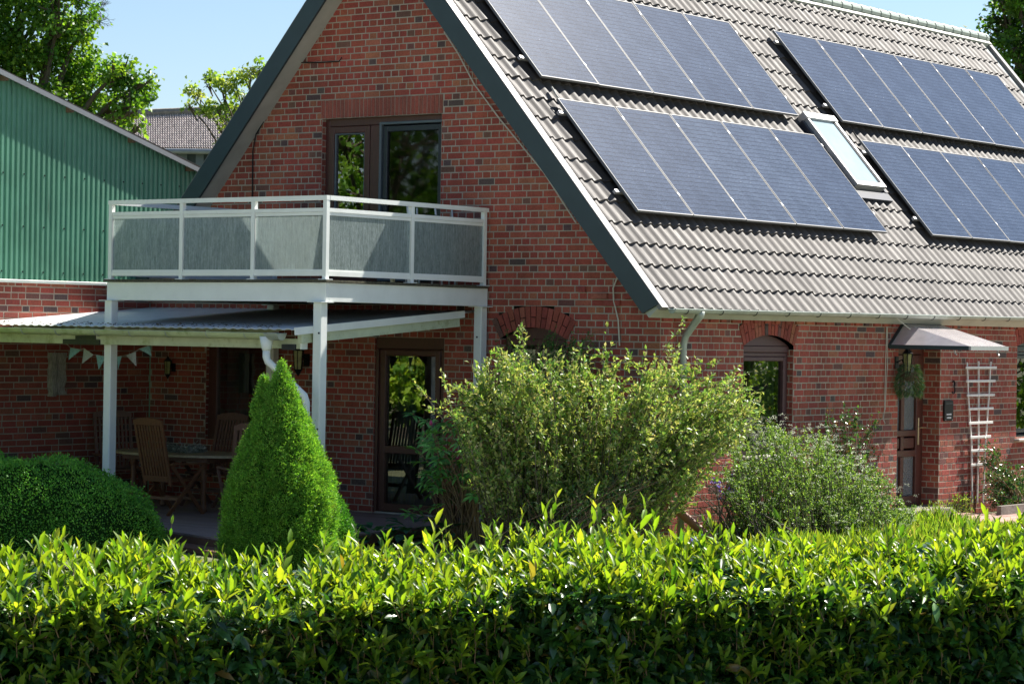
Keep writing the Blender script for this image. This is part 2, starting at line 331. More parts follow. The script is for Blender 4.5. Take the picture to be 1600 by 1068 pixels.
M['wreath'] = leaf_mat("wreath_twigs", 0.8, 0.1, (1, 1, 1), 0.2)
M['warmglass'] = simple("lantern_glass", (0.30, 0.30, 0.12), 0.15, var=0.3, scale=12, bmp=0.0)
M['brass'] = simple("brass", (0.62, 0.52, 0.32), 0.3, metal=0.7, var=0.1, bmp=0.0)
M['cable'] = simple("white_cable", (0.55, 0.52, 0.44), 0.6, var=0.1, bmp=0.0)
M['rib'] = simple("patterned_glass", (0.12, 0.14, 0.15), 0.12, var=0.5, scale=70, bmp=0.6, bscale=90, spec=0.8)
M['acryl'] = simple("acrylic_canopy", (0.62, 0.58, 0.59), 0.18, var=0.15, scale=4, bmp=0.02, dirt=((0.45, 0.42, 0.33), 6, 0.6))
M['acryl'].node_tree.nodes["Principled BSDF"].inputs['Alpha'].default_value = 0.55
M['trellis'] = simple("trellis_white", (0.70, 0.69, 0.66), 0.5, var=0.1, scale=12, bmp=0.1)
M['moss'] = simple("mossy_edge", (0.075, 0.07, 0.045), 0.95, var=0.6, scale=30, bmp=0.5, bscale=60)
M['canopyroof'] = simple("canopy_roof_sheet", (0.74, 0.76, 0.78), 0.33, metal=0.15, var=0.10, scale=3, bmp=0.08, dirt=((0.12, 0.12, 0.08), 9, 0.66))
M['leaf_old'] = leaf_mat("laurel_old_leaf", 0.27, 0.18, (1.3, 1.5, 0.4), 0.6)
M['leaf_young'] = leaf_mat("laurel_young_leaf", 0.38, 0.55, (1.55, 1.35, 0.35), 0.45, 0.15)
M['leaf_box'] = leaf_mat("box_leaf", 0.5, 0.35, (1.3, 1.4, 0.5), 0.3)
M['leaf_con'] = leaf_mat("spruce_needle", 0.55, 0.40, (1.5, 1.4, 0.5), 0.25)
M['leaf_var'] = leaf_mat("variegated_leaf", 0.42, 0.42, (1.2, 1.15, 0.6), 0.4)
M['leaf_tree'] = leaf_mat("tree_leaf", 0.45, 0.5, (1.5, 1.35, 0.4), 0.4)
M['leaf_gloss'] = leaf_mat("glossy_leaf", 0.25, 0.25, (1.3, 1.4, 0.5), 0.6)
M['petal'] = leaf_mat("petal", 0.6, 0.35, (1, 1, 1), 0.2, 0.1)
M['core'] = simple("shade_dark_hull", (0.014, 0.035, 0.008), 1.0, var=0.5, scale=20, bmp=0.0, spec=0.0)  # near black colour stands in for the shade inside the plants
M['pot'] = simple("dark_fabric", (0.03, 0.033, 0.045), 0.8, var=0.2, bmp=0.05)
M['letter'] = simple("white_lettering", (0.75, 0.75, 0.75), 0.5, var=0.02, bmp=0.0)
M['sill'] = simple("stone_sill", (0.55, 0.50, 0.44), 0.7, var=0.1, scale=12, bmp=0.1)

# ------------------------------------------------------------------ brickwork
BH = 0.0833; MJ = 0.0105
def brick_col(warm=0.0):
    k = random.random()
    if k < 0.025: c = (0.13, 0.085, 0.085)
    elif k < 0.09: c = (0.21, 0.095, 0.080)
    elif k < 0.30: c = (0.41, 0.110, 0.076)
    elif k < 0.40: c = (0.41, 0.140, 0.088)
    else: c = (0.38, 0.090, 0.066)
    f = random.uniform(0.80, 1.03)
    return (c[0]*f*(1+warm*0.25), c[1]*f*(1+warm*0.2)*random.uniform(0.9, 1.12), c[2]*f)
def one_brick(mb, mp, s0, s1, z0, z1, d=0.0025):
    e = 0.004; j = lambda: random.uniform(-0.0018, 0.0018)
    d = d + random.uniform(-0.0015, 0.002)
    a, b, c, f = s0+j(), s1+j(), z0+j(), z1+j()
    mb.add([mp(a, c, -0.002), mp(b, c, -0.002), mp(b, f, -0.002), mp(a, f, -0.002),
            mp(a+e, c+e, d), mp(b-e, c+e, d), mp(b-e, f-e, d), mp(a+e, f-e, d)],
           [(4,5,6,7),(0,1,5,4),(1,2,6,5),(2,3,7,6),(3,0,4,7)])
def spans(lo, hi, holes):
    out = [(lo, hi)]
    for a, b in holes:
        nx = []
        for p, q in out:
            if b <= p or a >= q: nx.append((p, q)); continue
            if a > p: nx.append((p, a))
            if b < q: nx.append((b, q))
        out = nx
    return out
def brickwork(bm, mm, mp, extent, z0, z1, holes, bond='english', k0=0, warm=0.0, prune=None):
    """extent(z)->(lo,hi); holes(z)->[(a,b)...]"""
    k = k0; z = z0
    while z < z1-0.02:
        zt = min(z+BH, z1); zm = (z+zt)/2
        lo, hi = extent(zm)
        if hi-lo > 0.05:
            for a, b in spans(lo, hi, holes(zm)):
                mm.quad(mp(a, z, 0), mp(b, z, 0), mp(b, zt, 0), mp(a, zt, 0))
                if bond == 'english':
                    p = 0.25 if k % 2 == 0 else 0.125; off = 0.0 if k % 2 == 0 else 0.0625
                    off += (0.125 if (k//2) % 2 else 0) if k % 2 == 0 else 0
                else: p = 0.25; off = [0, 0.09, 0.18, 0.06][k % 4]
                s = math.floor((a-off)/p)*p+off
                while s < b:
                    ee = s+p
                    if bond != 'english' and random.random() < 0.15: ee = s+0.125
                    if p == 0.25 and random.random() < 0.06: ee = s+0.125
                    x0 = max(s, a); x1 = min(ee, b)
                    if x1-x0 > 0.03:
                        bm.cur = brick_col(warm)
                        one_brick(bm, mp, x0+MJ/2 if x0 > a else x0+0.002, x1-MJ/2 if x1 < b else x1-0.002, z+MJ/2, zt-MJ/2)
                    s = ee
        z = zt; k += 1
def voussoir(bm, mp, cs, z_spring, half, rise, h, n, d=0.010, inset=False):
    """segmental arch ring of n bricks over an opening centred at cs"""
    Rr = (half*half+rise*rise)/(2*rise); cz = z_spring+rise-Rr; A = math.asin(half/Rr)
    A2 = A*1.02
    for i in range(n):
        a0 = -A2 + 2*A2*(i+0.07)/n; a1 = -A2 + 2*A2*(i+0.93)/n
        bm.cur = brick_col(0.1)
        cut = [(0, h)] if (i % 2 == 0) else [(0, h*0.46), (h*0.50, h)]
        for h0, h1 in cut:
            P = []
            for dd in (-0.002, d+random.uniform(-0.002, 0.003)):
                for aa, hh in ((a0, h0), (a1, h0), (a1, h1), (a0, h1)):
                    r_ = Rr+hh; P.append(mp(cs+r_*math.sin(aa), cz+r_*math.cos(aa), dd))
            bm.add(P, [(4,5,6,7),(0,1,5,4),(1,2,6,5),(2,3,7,6),(3,0,4,7)])
def arch_hole(cs, z_spring, half, rise, h, z):
    """interval masked by opening or ring at height z"""
    Rr = (half*half+rise*rise)/(2*rise); cz = z_spring+rise-Rr; A = math.asin(half/Rr)
    if z < z_spring: return (cs-half, cs+half)
    Ro = Rr+h; zz = z-cz
    if zz >= Ro: return None
    x = math.sqrt(Ro*Ro-zz*zz); xe = half*(1+(z-z_spring)/ (Rr*math.cos(A)) * 1.0)
    return (cs-min(x, xe), cs+min(x, xe))
mp_g = lambda s, z, d: (s, -d, z)          # gable wall, looks to -y
mp_l = lambda s, z, d: (d, s, z)           # long wall, looks to +x

# ------------------------------------------------------------------ ground
EDGE = 0.0
gm = MB(); gm.quad((-400, -400, -0.16), (400, -400, -0.16), (400, 600, -0.16), (-400, 600, -0.16))
tag(gm.build("ground", M['soil']), kind="structure")
def hpt(s_, Z): return (CAM[0]+_cy*s_-_sy*Z, CAM[1]+_sy*s_+_cy*Z, -0.152)
gm = MB(); gm.quad(hpt(-60, 2.0), hpt(60, 2.0), hpt(60, 9.0), hpt(-60, 9.0)); tag(gm.build("street", M['street']), kind="structure")  # unseen street, kept pale to bounce sunlight onto the shaded walls
gm = MB(); gm.quad(hpt(-60, -30), hpt(60, -30), hpt(60, 1.9), hpt(-60, 1.9)); tag(gm.build("pavement", M['street']), kind="structure")  # unseen too, same pale bounce surface
def hpg(s_, Z): p = hpt(s_, Z); return (p[0], p[1], -0.156)
gm = MB(); gm.quad(hpg(-16, 15.6), hpg(13, 15.6), hpg(13, 23.5), hpg(-16, 23.5)); gm.quad((4.9, -2.0, -0.156), (16, -2.0, -0.156), (16, 34, -0.156), (4.9, 34, -0.156)); tag(gm.build("gravel_bounce_sheet", M['bounce_gravel']), kind="structure")  # unseen sheets, added to bounce sunlight onto the shaded brick

# ================================================================== HOUSE
AX = -4.262; SL = 1.153; AL = math.atan(SL); CA, SA = math.cos(AL), math.sin(AL)
DX, DZ = 0.195, 2.707
YE = 16.95; OV = -0.33
def roofp(t, y, off=0.0, side=1):
    x = DX - t*CA + off*SA; z = DZ + t*SA + off*CA
    return (x, y, z) if side > 0 else (2*AX - x, y, z)
TR = (7.846-DZ)/SA
house = empty("brick_house", (AX, 8, 0), "red brick house with a steep tiled gable roof and dark grey verge boards", "house")

bm = MB(); mm = MB()
def ext_g(z):
    if z < 2.6: return (-8.40, 0.0)
    h = (z-DZ+0.05)/SL
    return (2*AX-(DX-h)+0.1, min(0.0, DX-h-0.1))
WU = (-5.34, -3.35, 2.90, 5.09)      # upper balcony window
TD = (-4.39, -3.25, 0.0, 2.27)       # terrace door
WL = (-7.35, -6.15, 0.80, 2.27)      # left window
AW = (-1.86, 2.27, 0.50, 0.14, 0.26) # arched window in gable wall: centre, spring, half, rise, ring
def holes_g(z):
    h = []
    if z < 5.09+0.245 and z > 2.9:
        h.append((WU[0], WU[1]) if z < 5.09 else (WU[0]-0.02, WU[1]+0.02))
    if TD[2] <= z < TD[3]: h.append((TD[0], TD[1]))
    if WL[2] <= z < WL[3]: h.append((WL[0], WL[1]))
    if 0.85 < z:
        a = arch_hole(*AW, z)
        if a: h.append(a)
    return h
brickwork(bm, mm, mp_g, ext_g, -0.16+0.0, 7.8, holes_g, 'english', 0, 0.35)
voussoir(bm, mp_g, *AW[:4], AW[4], 15)
# flat soldier arch over the upper window
n = 31
mm.quad(mp_g(WU[0]-0.02, 5.09, 0), mp_g(WU[1]+0.02, 5.09, 0), mp_g(WU[1]+0.02, 5.335, 0), mp_g(WU[0]-0.02, 5.335, 0))
for i in range(n):
    a = WU[0]-0.02 + (WU[1]-WU[0]+0.04)*i/n; b = a + (WU[1]-WU[0]+0.04)/n
    bm.cur = (0.36*random.uniform(.9, 1.1), 0.105, 0.072); one_brick(bm, mp_g, a+0.004, b-0.004, 5.094, 5.33, 0.008)
# corbels near the eaves
for px, py, wd in ((925, 470, .25), (945, 480, .25), (978, 470, .12), (990, 482, .2), (905, 462, .12)):
    q = gy(px, py); bm.cur = brick_col(); z_ = round((q[2]+0.16)/BH)*BH-0.16
    one_brick(bm, mp_g, q[0], q[0]+wd-0.012, z_+MJ/2, z_+BH-MJ/2, 0.035)
# long wall
W1 = (2.49, 2.23, 0.61, 0.135, 0.26)
DR = (5.92, 7.165)
W2 = (10.6, 2.27, 0.98, 0.12, 0.26)
def holes_l(z):
    h = []
    for A_, sill in ((W1, 0.85), (W2, 0.89), ((13.9, 2.27, 0.62, 0.12, 0.26), 0.89)):
        if z > sill:
            a = arch_hole(*A_, z)
            if a: h.append(a)
    if z < 2.22: h.append(DR)
    return h
brickwork(bm, mm, mp_l, lambda z: (0.0, 16.85), -0.16, 2.50, holes_l, 'english', 1, 0.0)
voussoir(bm, mp_l, *W1[:4], W1[4], 17); voussoir(bm, mp_l, *W2[:4], W2[4], 27); voussoir(bm, mp_l, 13.9, 2.27, 0.62, 0.12, 0.26, 17)
# soldier frieze with recessed bricks under the gutter
mm.quad(mp_l(0, 2.50, 0), mp_l(16.85, 2.50, 0), mp_l(16.85, 2.74, 0), mp_l(0, 2.74, 0))
s = 0.02; k = 0
while s < 16.8:
    bm.cur = brick_col(0.4); wd = 0.115
    one_brick(bm, mp_l, s, s+wd, 2.505, 2.62, 0.03 if k % 2 == 0 else 0.004); s += wd+0.014; k += 1
s = 0.02
while s < 16.8:
    bm.cur = brick_col(0.2); one_brick(bm, mp_l, s, s+0.238, 2.635, 2.70, 0.03); s += 0.25
# reveals
def reveal(axis, s, z0, z1, depth, sign):
    if axis == 'g': mp = lambda u, z, d: (s+sign*d, u, z)      # u runs into the wall (+y)
    else: mp = lambda u, z, d: (-u, s+sign*d, z)
    brickwork(bm, mm, mp, lambda z: (0.0, depth), z0, z1, lambda z: [], 'english', random.randint(0, 1), 0.0)
for sx, sg in ((WU[0], 1), (WU[1], -1)): reveal('g', sx, 2.9-0.16+0.16, 5.09, 0.13, sg)
for sx, sg in ((TD[0], 1), (TD[1], -1)): reveal('g', sx, 0, TD[3], 0.10, sg)
for sx, sg in ((WL[0], 1), (WL[1], -1)): reveal('g', sx, WL[2], WL[3], 0.10, sg)
for sx, sg in ((AW[0]-AW[2], 1), (AW[0]+AW[2], -1)): reveal('g', sx, 0.85, 2.27, 0.12, sg)
for s_, sg in ((DR[0], 1), (DR[1], -1)): reveal('l', s_, -0.16, 2.22, 0.30, sg)
for s_, sg in ((W1[0]-W1[2], 1), (W1[0]+W1[2], -1)): reveal('l', s_, 0.85, 2.20, 0.13, sg)
for s_, sg in ((W2[0]-W2[2], 1), (W2[0]+W2[2], -1)): reveal('l', s_, 0.89, 2.27, 0.13, sg)
mm.quad((-0.30, DR[0], 2.22), (0, DR[0], 2.22), (0, DR[1], 2.22), (-0.30, DR[1], 2.22))
mm.quad((WU[0], 0, 5.09), (WU[1], 0, 5.09), (WU[1], 0.13, 5.09), (WU[0], 0.13, 5.09))
mm.quad((TD[0], 0, 2.27), (TD[1], 0, 2.27), (TD[1], 0.13, 2.27), (TD[0], 0.13, 2.27))
mm.quad((WL[0], 0, 2.27), (WL[1], 0, 2.27), (WL[1], 0.13, 2.27), (WL[0], 0.13, 2.27))
mm.quad((WL[0], -0.03, WL[2]), (WL[1], -0.03, WL[2]), (WL[1], 0.13, WL[2]), (WL[0], 0.13, WL[2]))
wall = mm.build("wall", M['mortar'], house, keep=True)
bm.build("brickwork", M['brick'], wall, keep=True, fix=False)
# hidden shells: back gable, far long wall, floors (keep the rooms dark)
sh = MB()
sh.quad((-8.4, 16.85, -0.16), (0, 16.85, -0.16), (0, 16.85, 2.7), (AX, 16.85, 7.6), (-8.4, 16.85, 2.7))
sh.quad((-8.4, 0.02, -0.16), (-8.4, 16.85, -0.16), (-8.4, 16.85, 2.8), (-8.4, 0.02, 2.8))
sh.box((-8.3, 0.35, 2.55), (-0.35, 16.7, 2.75)); sh.box((-8.3, 0.30, -0.14), (-0.30, 16.7, -0.03))
sh.box((-8.3, 3.2, 0), (-3.0, 3.3, 2.55)); sh.box((-3.2, 0.3, 0), (-3.1, 16.5, 2.55)); sh.box((-6.5, 3.0, 2.75), (-2.0, 3.1, 4.9))
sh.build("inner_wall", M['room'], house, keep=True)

# roof slabs and tiles
def slab():
    s = MB()
    for side in (1, -1):
        P = [roofp(-0.02, OV+0.02, -0.05, side), roofp(TR, OV+0.02, -0.05, side), roofp(TR, YE-0.02, -0.05, side), roofp(-0.02, YE-0.02, -0.05, side),
             roofp(-0.02, OV+0.02, -0.225, side), roofp(TR+0.0, OV+0.02, -0.225, side), roofp(TR+0.0, YE-0.02, -0.225, side), roofp(-0.02, YE-0.02, -0.225, side)]
        s.add(P, [(0,1,2,3),(4,7,6,5),(0,4,5,1),(1,5,6,2),(2,6,7,3),(3,7,4,0)])
    return s
roof = slab().build("roof", M['soffit'], house, keep=True)
def tiles(side, ns):
    P = 0.2135; nw = int((YE-0.12-(-0.20))/P); rows = 20; rh = TR/rows*1.0
    rh = 0.3421; rows = int(TR/rh)+1
    ys = []; hs = []
    y0 = -0.215
    for i in range(nw*ns+1):
        ph = i/ns; y = y0 + ph*P; ys.append(y)
        f = ph % 1.0
        c = 0.5+0.5*math.cos(2*math.pi*(f-0.5)); hs.append(0.042*c)
    ys = np.array(ys); hs = np.array(hs); m = len(ys)
    verts = []; faces = []; cols = []
    for k in range(rows):
        t0 = k*rh - 0.055; t1 = min((k+1)*rh - 0.055 + 0.03, TR-0.02)
        if t1 - t0 < 0.05: continue
        jit = rng.normal(0, 0.0018, m//(2*ns)+2).repeat(2*ns)[:m]
        base = len(verts)
        for (t, off) in ((t0, -0.034), (t0, -0.008), (t1, -0.032)):
            for y, h, jj in zip(ys, hs, jit):
                verts.append(roofp(t + (jj*2.0 if off != -0.032 else 0), y, off + h - 0.015 + (jj if off == -0.008 else 0), side))
        tone = rng.normal(1.0, 0.10, m//(2*ns)+2).repeat(2*ns)[:m]
        for r_ in range(2):
            for i in range(m-1):
                faces.append((base+r_*m+i, base+r_*m+i+1, base+(r_+1)*m+i+1, base+(r_+1)*m+i))
                cols.append(tone[i])
    me = bpy.data.meshes.new("roof_tiles"); me.from_pydata(verts, [], faces); me.materials.append(M['tile'])
    at = me.color_attributes.new("col", 'FLOAT_COLOR', 'CORNER'); c = np.array(cols).repeat(4)
    at.data.foreach_set("color", np.stack([c, c, c, np.ones_like(c)], 1).ravel())
    sm = [True]*len(faces); me.polygons.foreach_set("use_smooth", sm)
    # keep the tile edges crisp
    import bmesh
    b = bmesh.new(); b.from_mesh(me); bmesh.ops.recalc_face_normals(b, faces=b.faces)
    for e in b.edges:
        if len(e.link_faces) == 2 and e.calc_face_angle(0) > R(50): e.smooth = False
    b.to_mesh(me); b.free()
    return link("roof_tiles", me, roof, keep=True)
tiles(1, 8); tiles(-1, 3)
# ridge caps
rc = MB(); y = OV
while y < YE-0.05:
    r0, r1 = 0.125, 0.112; n = 8
    L = min(0.36, YE-y)
    pr0 = [(r0*math.cos(a), r0*math.sin(a)) for a in [math.pi*(-0.12) + math.pi*1.24*i/n for i in range(n+1)]]
    vs = [(AX+px*1.05, y, 7.80+pz*0.85) for px, pz in pr0] + [(AX+px*0.95, y+L, 7.80+pz*0.78) for px, pz in pr0]
    f_ = [(i, i+1, i+n+2, i+n+1) for i in range(n)] + [tuple(range(n+1)), tuple(range(n+1, 2*n+2))]
    rc.add(vs, f_); y += 0.33
rc.build("ridge_cap", M['zinc'], roof, keep=True)
# verge sheets and boards, both gables, both sides
for side in (1, -1):
    for (ya, yb) in ((OV-0.012, OV+0.125), (YE-0.11, YE+0.02)):
        v = MB(); P = [roofp(-0.06, ya, 0.012, side), roofp(TR, ya, 0.012, side), roofp(TR, yb, 0.012, side), roofp(-0.06, yb, 0.012, side)]
        Q = [roofp(-0.06, ya, -0.045, side), roofp(TR, ya, -0.045, side), roofp(TR, yb, -0.045, side), roofp(-0.06, yb, -0.045, side)]
        v.add(P+Q, [(0,1,2,3),(4,7,6,5),(0,4,5,1),(1,5,6,2),(2,6,7,3),(3,7,4,0)]); vv = v.build("verge_sheet", M['verge'], roof, keep=True)
        if ya < 0 and side > 0:
            for q in range(22):
                t = 0.2+q*0.31; p = Vector(roofp(t, ya+0.035, 0.012)); nrm = Vector((SA, 0, CA)); sc = MB(); sc.tube([p, p+nrm*0.006], 0.008, 8)
                sc.build("screw", M['black'], vv, keep=True)
    v = MB(); ya, yb = OV-0.03, OV+0.0
    b0 = roofp(0.0, 0, -0.005, side); b1 = roofp(TR+0.0, 0, -0.005, side); b2 = roofp(TR-0.24*SL*0+0.0, 0, -0.25, side); b3 = roofp(0.06, 0, -0.245, side)
    apex_in = (AX, 0, 7.846-0.25/CA)
    poly = [(b0[0], b0[2]), (AX, 7.846-0.005/CA), (apex_in[0], apex_in[2]), (b3[0], b3[2])]
    v.prism(poly, 1, OV-0.022, OV+0.015); v.build("bargeboard", M['slate'], roof, keep=True)
    v = MB(); v.prism(poly, 1, YE-0.01, YE+0.022); v.build("bargeboard", M['slate'], roof, keep=True)
# eaves gutter
def gutter_mesh(p0, p1, r, up=Vector((0, 0, 1)), n=10, wall_=0.004):
    g = MB(); p0 = Vector(p0); p1 = Vector(p1); d = (p1-p0).normalized(); sd = d.cross(up).normalized()
    def ring(p, rr): return [p + sd*math.cos(a)*rr + up*math.sin(a)*rr for a in [math.pi + math.pi*i/n for i in range(n+1)]]
    o0, o1, i0, i1 = ring(p0, r), ring(p1, r), ring(p0, r-wall_), ring(p1, r-wall_)
    vs = o0+o1+i0+i1; m = n+1
    fs = [(i, i+1, m+i+1, m+i) for i in range(n)] + [(2*m+i, 3*m+i, 3*m+i+1, 2*m+i+1) for i in range(n)]
    fs += [(0, m, 3*m, 2*m), (n, 2*m+n, 3*m+n, m+n)]
    fs += [tuple(range(0, m)), tuple(range(m, 2*m))]
    g.add(vs, fs)
    for e in (r, -r):
        g.tube([p0+sd*e, p1+sd*e], 0.009, 6)
    return g
gt = empty("gutter", (0.285, 8, 2.7)); gt.parent = house; gt.matrix_basis = Matrix.Translation((0.285-AX, 0, 2.7))
g = gutter_mesh((0.280, -0.19, 2.648), (0.280, YE, 2.712), 0.052)
gobj = g.build("gutter_trough", M['zinc'], gt, smooth=False, keep=True)
for i in range(22):
    y = 0.1+i*0.78; z = 2.648+(y+0.19)/(YE+0.19)*0.064; b = MB()
    pts = [Vector((0.280+math.cos(a)*0.055, y+0.012*math.sin(a*0.7), z+math.sin(a)*0.055)) for a in [math.pi+math.pi*q/8 for q in range(9)]]
    b.tube(pts, 0.006, 6); b.build("gutter_bracket", M['darkframe'], gt, keep=True)
# corner downpipe
dp = MB(); y0 = 0.42
dp.tube([(0.28, y0, 2.63), (0.28, y0, 2.58), (0.24, y0-0.01, 2.52), (0.10, y0-0.03, 2.33), (0.075, y0-0.03, 2.22), (0.075, y0-0.03, -0.15)], [0.062, 0.055, 0.045, 0.042, 0.042, 0.042], 14)
dp.build("downpipe", M['zinc'], house, smooth=True, keep=True)

# ------------------------------------------------------------------ window builder: frames in the wall plane
def frame_rect(mb, mp, a, b, z0, z1, w_, d0, d1, wt=None, wb=None):
    wt = wt or w_; wb = wb or w_
    for (s0, s1, q0, q1) in ((a, a+w_, z0, z1), (b-w_, b, z0, z1), (a+w_+.0005, b-w_-.0005, z1-wt, z1-.0005), (a+w_+.0005, b-w_-.0005, z0+.0005, z0+wb)):
        P = [mp(s0, q0, d0), mp(s1, q1, d1)]; mb.bbox(P[0], P[1], 0.006)
def pane(mp, a, b, z0, z1, d, mat, parent, name="pane"):
    m_ = MB(); m_.quad(mp(a, z0, d), mp(b, z0, d), mp(b, z1, d), mp(a, z1, d)); return m_.build(name, mat, parent, keep=True)
def curtain(mp, a, b, z0, z1, d, label, folds=9, mat=None):
    m_ = MB(); n_ = folds*8; vs = []
    for i in range(n_+1):
        s_ = a+(b-a)*i/n_; dd = d + 0.018*math.sin(i/8*2*math.pi) + 0.008*math.sin(i*0.9)
        vs += [mp(s_, z0, dd), mp(s_, z1, dd)]
    m_.add(vs, [(2*i, 2*i+2, 2*i+3, 2*i+1) for i in range(n_)])
    o = m_.build("curtain", mat or M['curtain'], smooth=True); 
    md = o.modifiers.new("thickness", 'SOLIDIFY'); md.thickness = 0.003
    return tag(o, label, "curtain")

# upper balcony window
uw = empty("balcony_window", (-4.3, 0.1, 2.9)); uw.parent = house; uw.matrix_basis = Matrix.Translation((-4.3-AX, 0.1-8, 2.9))
f = MB(); D0, D1 = -0.16, -0.075
frame_rect(f, mp_g, WU[0], WU[1], 2.9, 5.09, 0.07, D0, D1, wt=0.10)
xm = gy(588, 240)[0]
f.bbox(mp_g(xm-0.16, 2.97, D0), mp_g(xm, 4.989, D1+0.012), 0.008)
fo = f.build("frame", M['brownframe'], uw, keep=True)
f = MB(); xa = WU[0]+0.075; frame_rect(f, mp_g, xa, xm-0.165, 2.975, 4.985, 0.085, D0+0.02, D1+0.02); f.build("sash", M['brownframe'], uw, keep=True)
f = MB(); frame_rect(f, mp_g, xa+0.085, xm-0.25, 3.06, 4.90, 0.022, D0+0.03, D1+0.006); f.build("glazing_bead", M['screenframe'], uw, keep=True)
pane(mp_g, xa+0.085, xm-0.25, 3.06, 4.90, -0.10, M['glass'], uw)
f = MB(); frame_rect(f, mp_g, xm+0.002, WU[1]-0.002, 2.975, 5.02, 0.035, D0+0.03, D1+0.03); f.build("screen_frame", M['screenframe'], uw, keep=True)
f = MB(); frame_rect(f, mp_g, xm+0.04, WU[1]-0.04, 2.985, 4.97, 0.075, D0, D1-0.002); f.build("dark_sash", M['darkframe'], uw, keep=True)
pane(mp_g, xm+0.10, WU[1]-0.10, 3.06, 4.90, -0.11, M['screenglass'], uw)
# terrace door
td = empty("terrace_door", (-3.8, 0.1, 0)); td.parent = house; td.matrix_basis = Matrix.Translation((-3.8-AX, 0.1-8, 0))
f = MB(); frame_rect(f, mp_g, TD[0], TD[1], 0.02, 2.105, 0.085, -0.13, -0.05); f.bbox(mp_g(TD[0], 2.11, -0.13), mp_g(TD[1], 2.269, -0.03), 0.006)
f.bbox(mp_g(TD[0]+0.0, 0.02, -0.049), mp_g(TD[0]+0.05, 2.105, -0.02), 0.004)
f.build("frame", M['brownframe'], td, keep=True)
f = MB(); frame_rect(f, mp_g, TD[0]+0.09, TD[1]-0.09, 0.03, 2.09, 0.075, -0.12, -0.03, wb=0.10, wt=0.06); f.bbox(mp_g(TD[0]+0.166, 0.775, -0.12), mp_g(TD[1]-0.166, 0.87, -0.028), 0.006)
f.build("sash", M['brownframe'], td, keep=True)
pane(mp_g, TD[0]+0.16, TD[1]-0.16, 0.87, 2.03, -0.075, M['glass'], td); pane(mp_g, TD[0]+0.16, TD[1]-0.16, 0.12, 0.78, -0.075, M['glass'], td)
f = MB(); f.bbox(mp_g(TD[0]+0.06, 0.0, -0.02), mp_g(TD[1]+0.02, 0.025, 0.03)); f.build("threshold", M['alu'], td, keep=True)
curtain(mp_g, TD[0]+0.10, TD[0]+0.47, 0.08, 2.1, -0.28, "pale grey green curtain behind the terrace door glass", 5)
# left terrace window
lw = empty("window", (-6.75, 0.1, 0.9)); lw.parent = house; lw.matrix_basis = Matrix.Translation((-6.75-AX, 0.1-8, 0.9))
f = MB(); frame_rect(f, mp_g, WL[0], WL[1], WL[2]+0.003, WL[3]-0.003, 0.09, -0.13, -0.05); f.build("frame", M['brownframe'], lw, keep=True)
f = MB(); frame_rect(f, mp_g, WL[0]+0.095, WL[1]-0.095, WL[2]+0.095, WL[3]-0.095, 0.07, -0.12, -0.035); f.build("sash", M['brownframe'], lw, keep=True)
pane(mp_g, WL[0]+0.165, WL[1]-0.165, WL[2]+0.165, WL[3]-0.165, -0.075, M['glass'], lw)
curtain(mp_g, WL[0]+0.12, WL[0]+0.50, 0.75, 2.35, -0.3, "pale curtain behind the patio window with the dark glass", 5)
# arched window by the shrub
aw = empty("arched_window", (AW[0], 0.1, 0.9)); aw.parent = house; aw.matrix_basis = Matrix.Translation((AW[0]-AX, 0.1-8, 0.9))
def arch_fill(mb, mp, cs, zs, half, rise, d0, d1, n=12):
    Rr = (half*half+rise*rise)/(2*rise); cz = zs+rise-Rr; A = math.asin(half/Rr)
    top = [(cs+Rr*math.sin(-A+2*A*i/n), cz+Rr*math.cos(-A+2*A*i/n)) for i in range(n+1)]
    poly = [(cs-half, zs-0.0005)] + top[1:-1] + [(cs+half, zs-0.0005)]
    m_ = len(poly); vs = [mp(a, b, d0) for a, b in poly]+[mp(a, b, d1) for a, b in poly]
    mb.add(vs, [list(range(m_)), list(range(m_, 2*m_))[::-1]]+[[i, i+m_, (i+1) % m_+m_, (i+1) % m_] for i in range(m_)])
f = MB(); arch_fill(f, mp_g, AW[0], 2.27, 0.498, 0.138, -0.16, -0.09); frame_rect(f, mp_g, AW[0]-0.498, AW[0]+0.498, 0.86, 2.268, 0.08, -0.16, -0.09); f.bbox(mp_g(AW[0]-0.035, 0.95, -0.16), mp_g(AW[0]+0.035, 2.18, -0.088))
f.build("frame", M['brownframe'], aw, keep=True)
pane(mp_g, AW[0]-0.43, AW[0]+0.43, 0.93, 2.19, -0.12, M['glass'], aw)
f = MB(); f.bbox(mp_g(AW[0]-0.55, 0.80, -0.10), mp_g(AW[0]+0.55, 0.848, 0.05)); f.build("sill", M['brick'] if False else M['sill'], aw, keep=True)
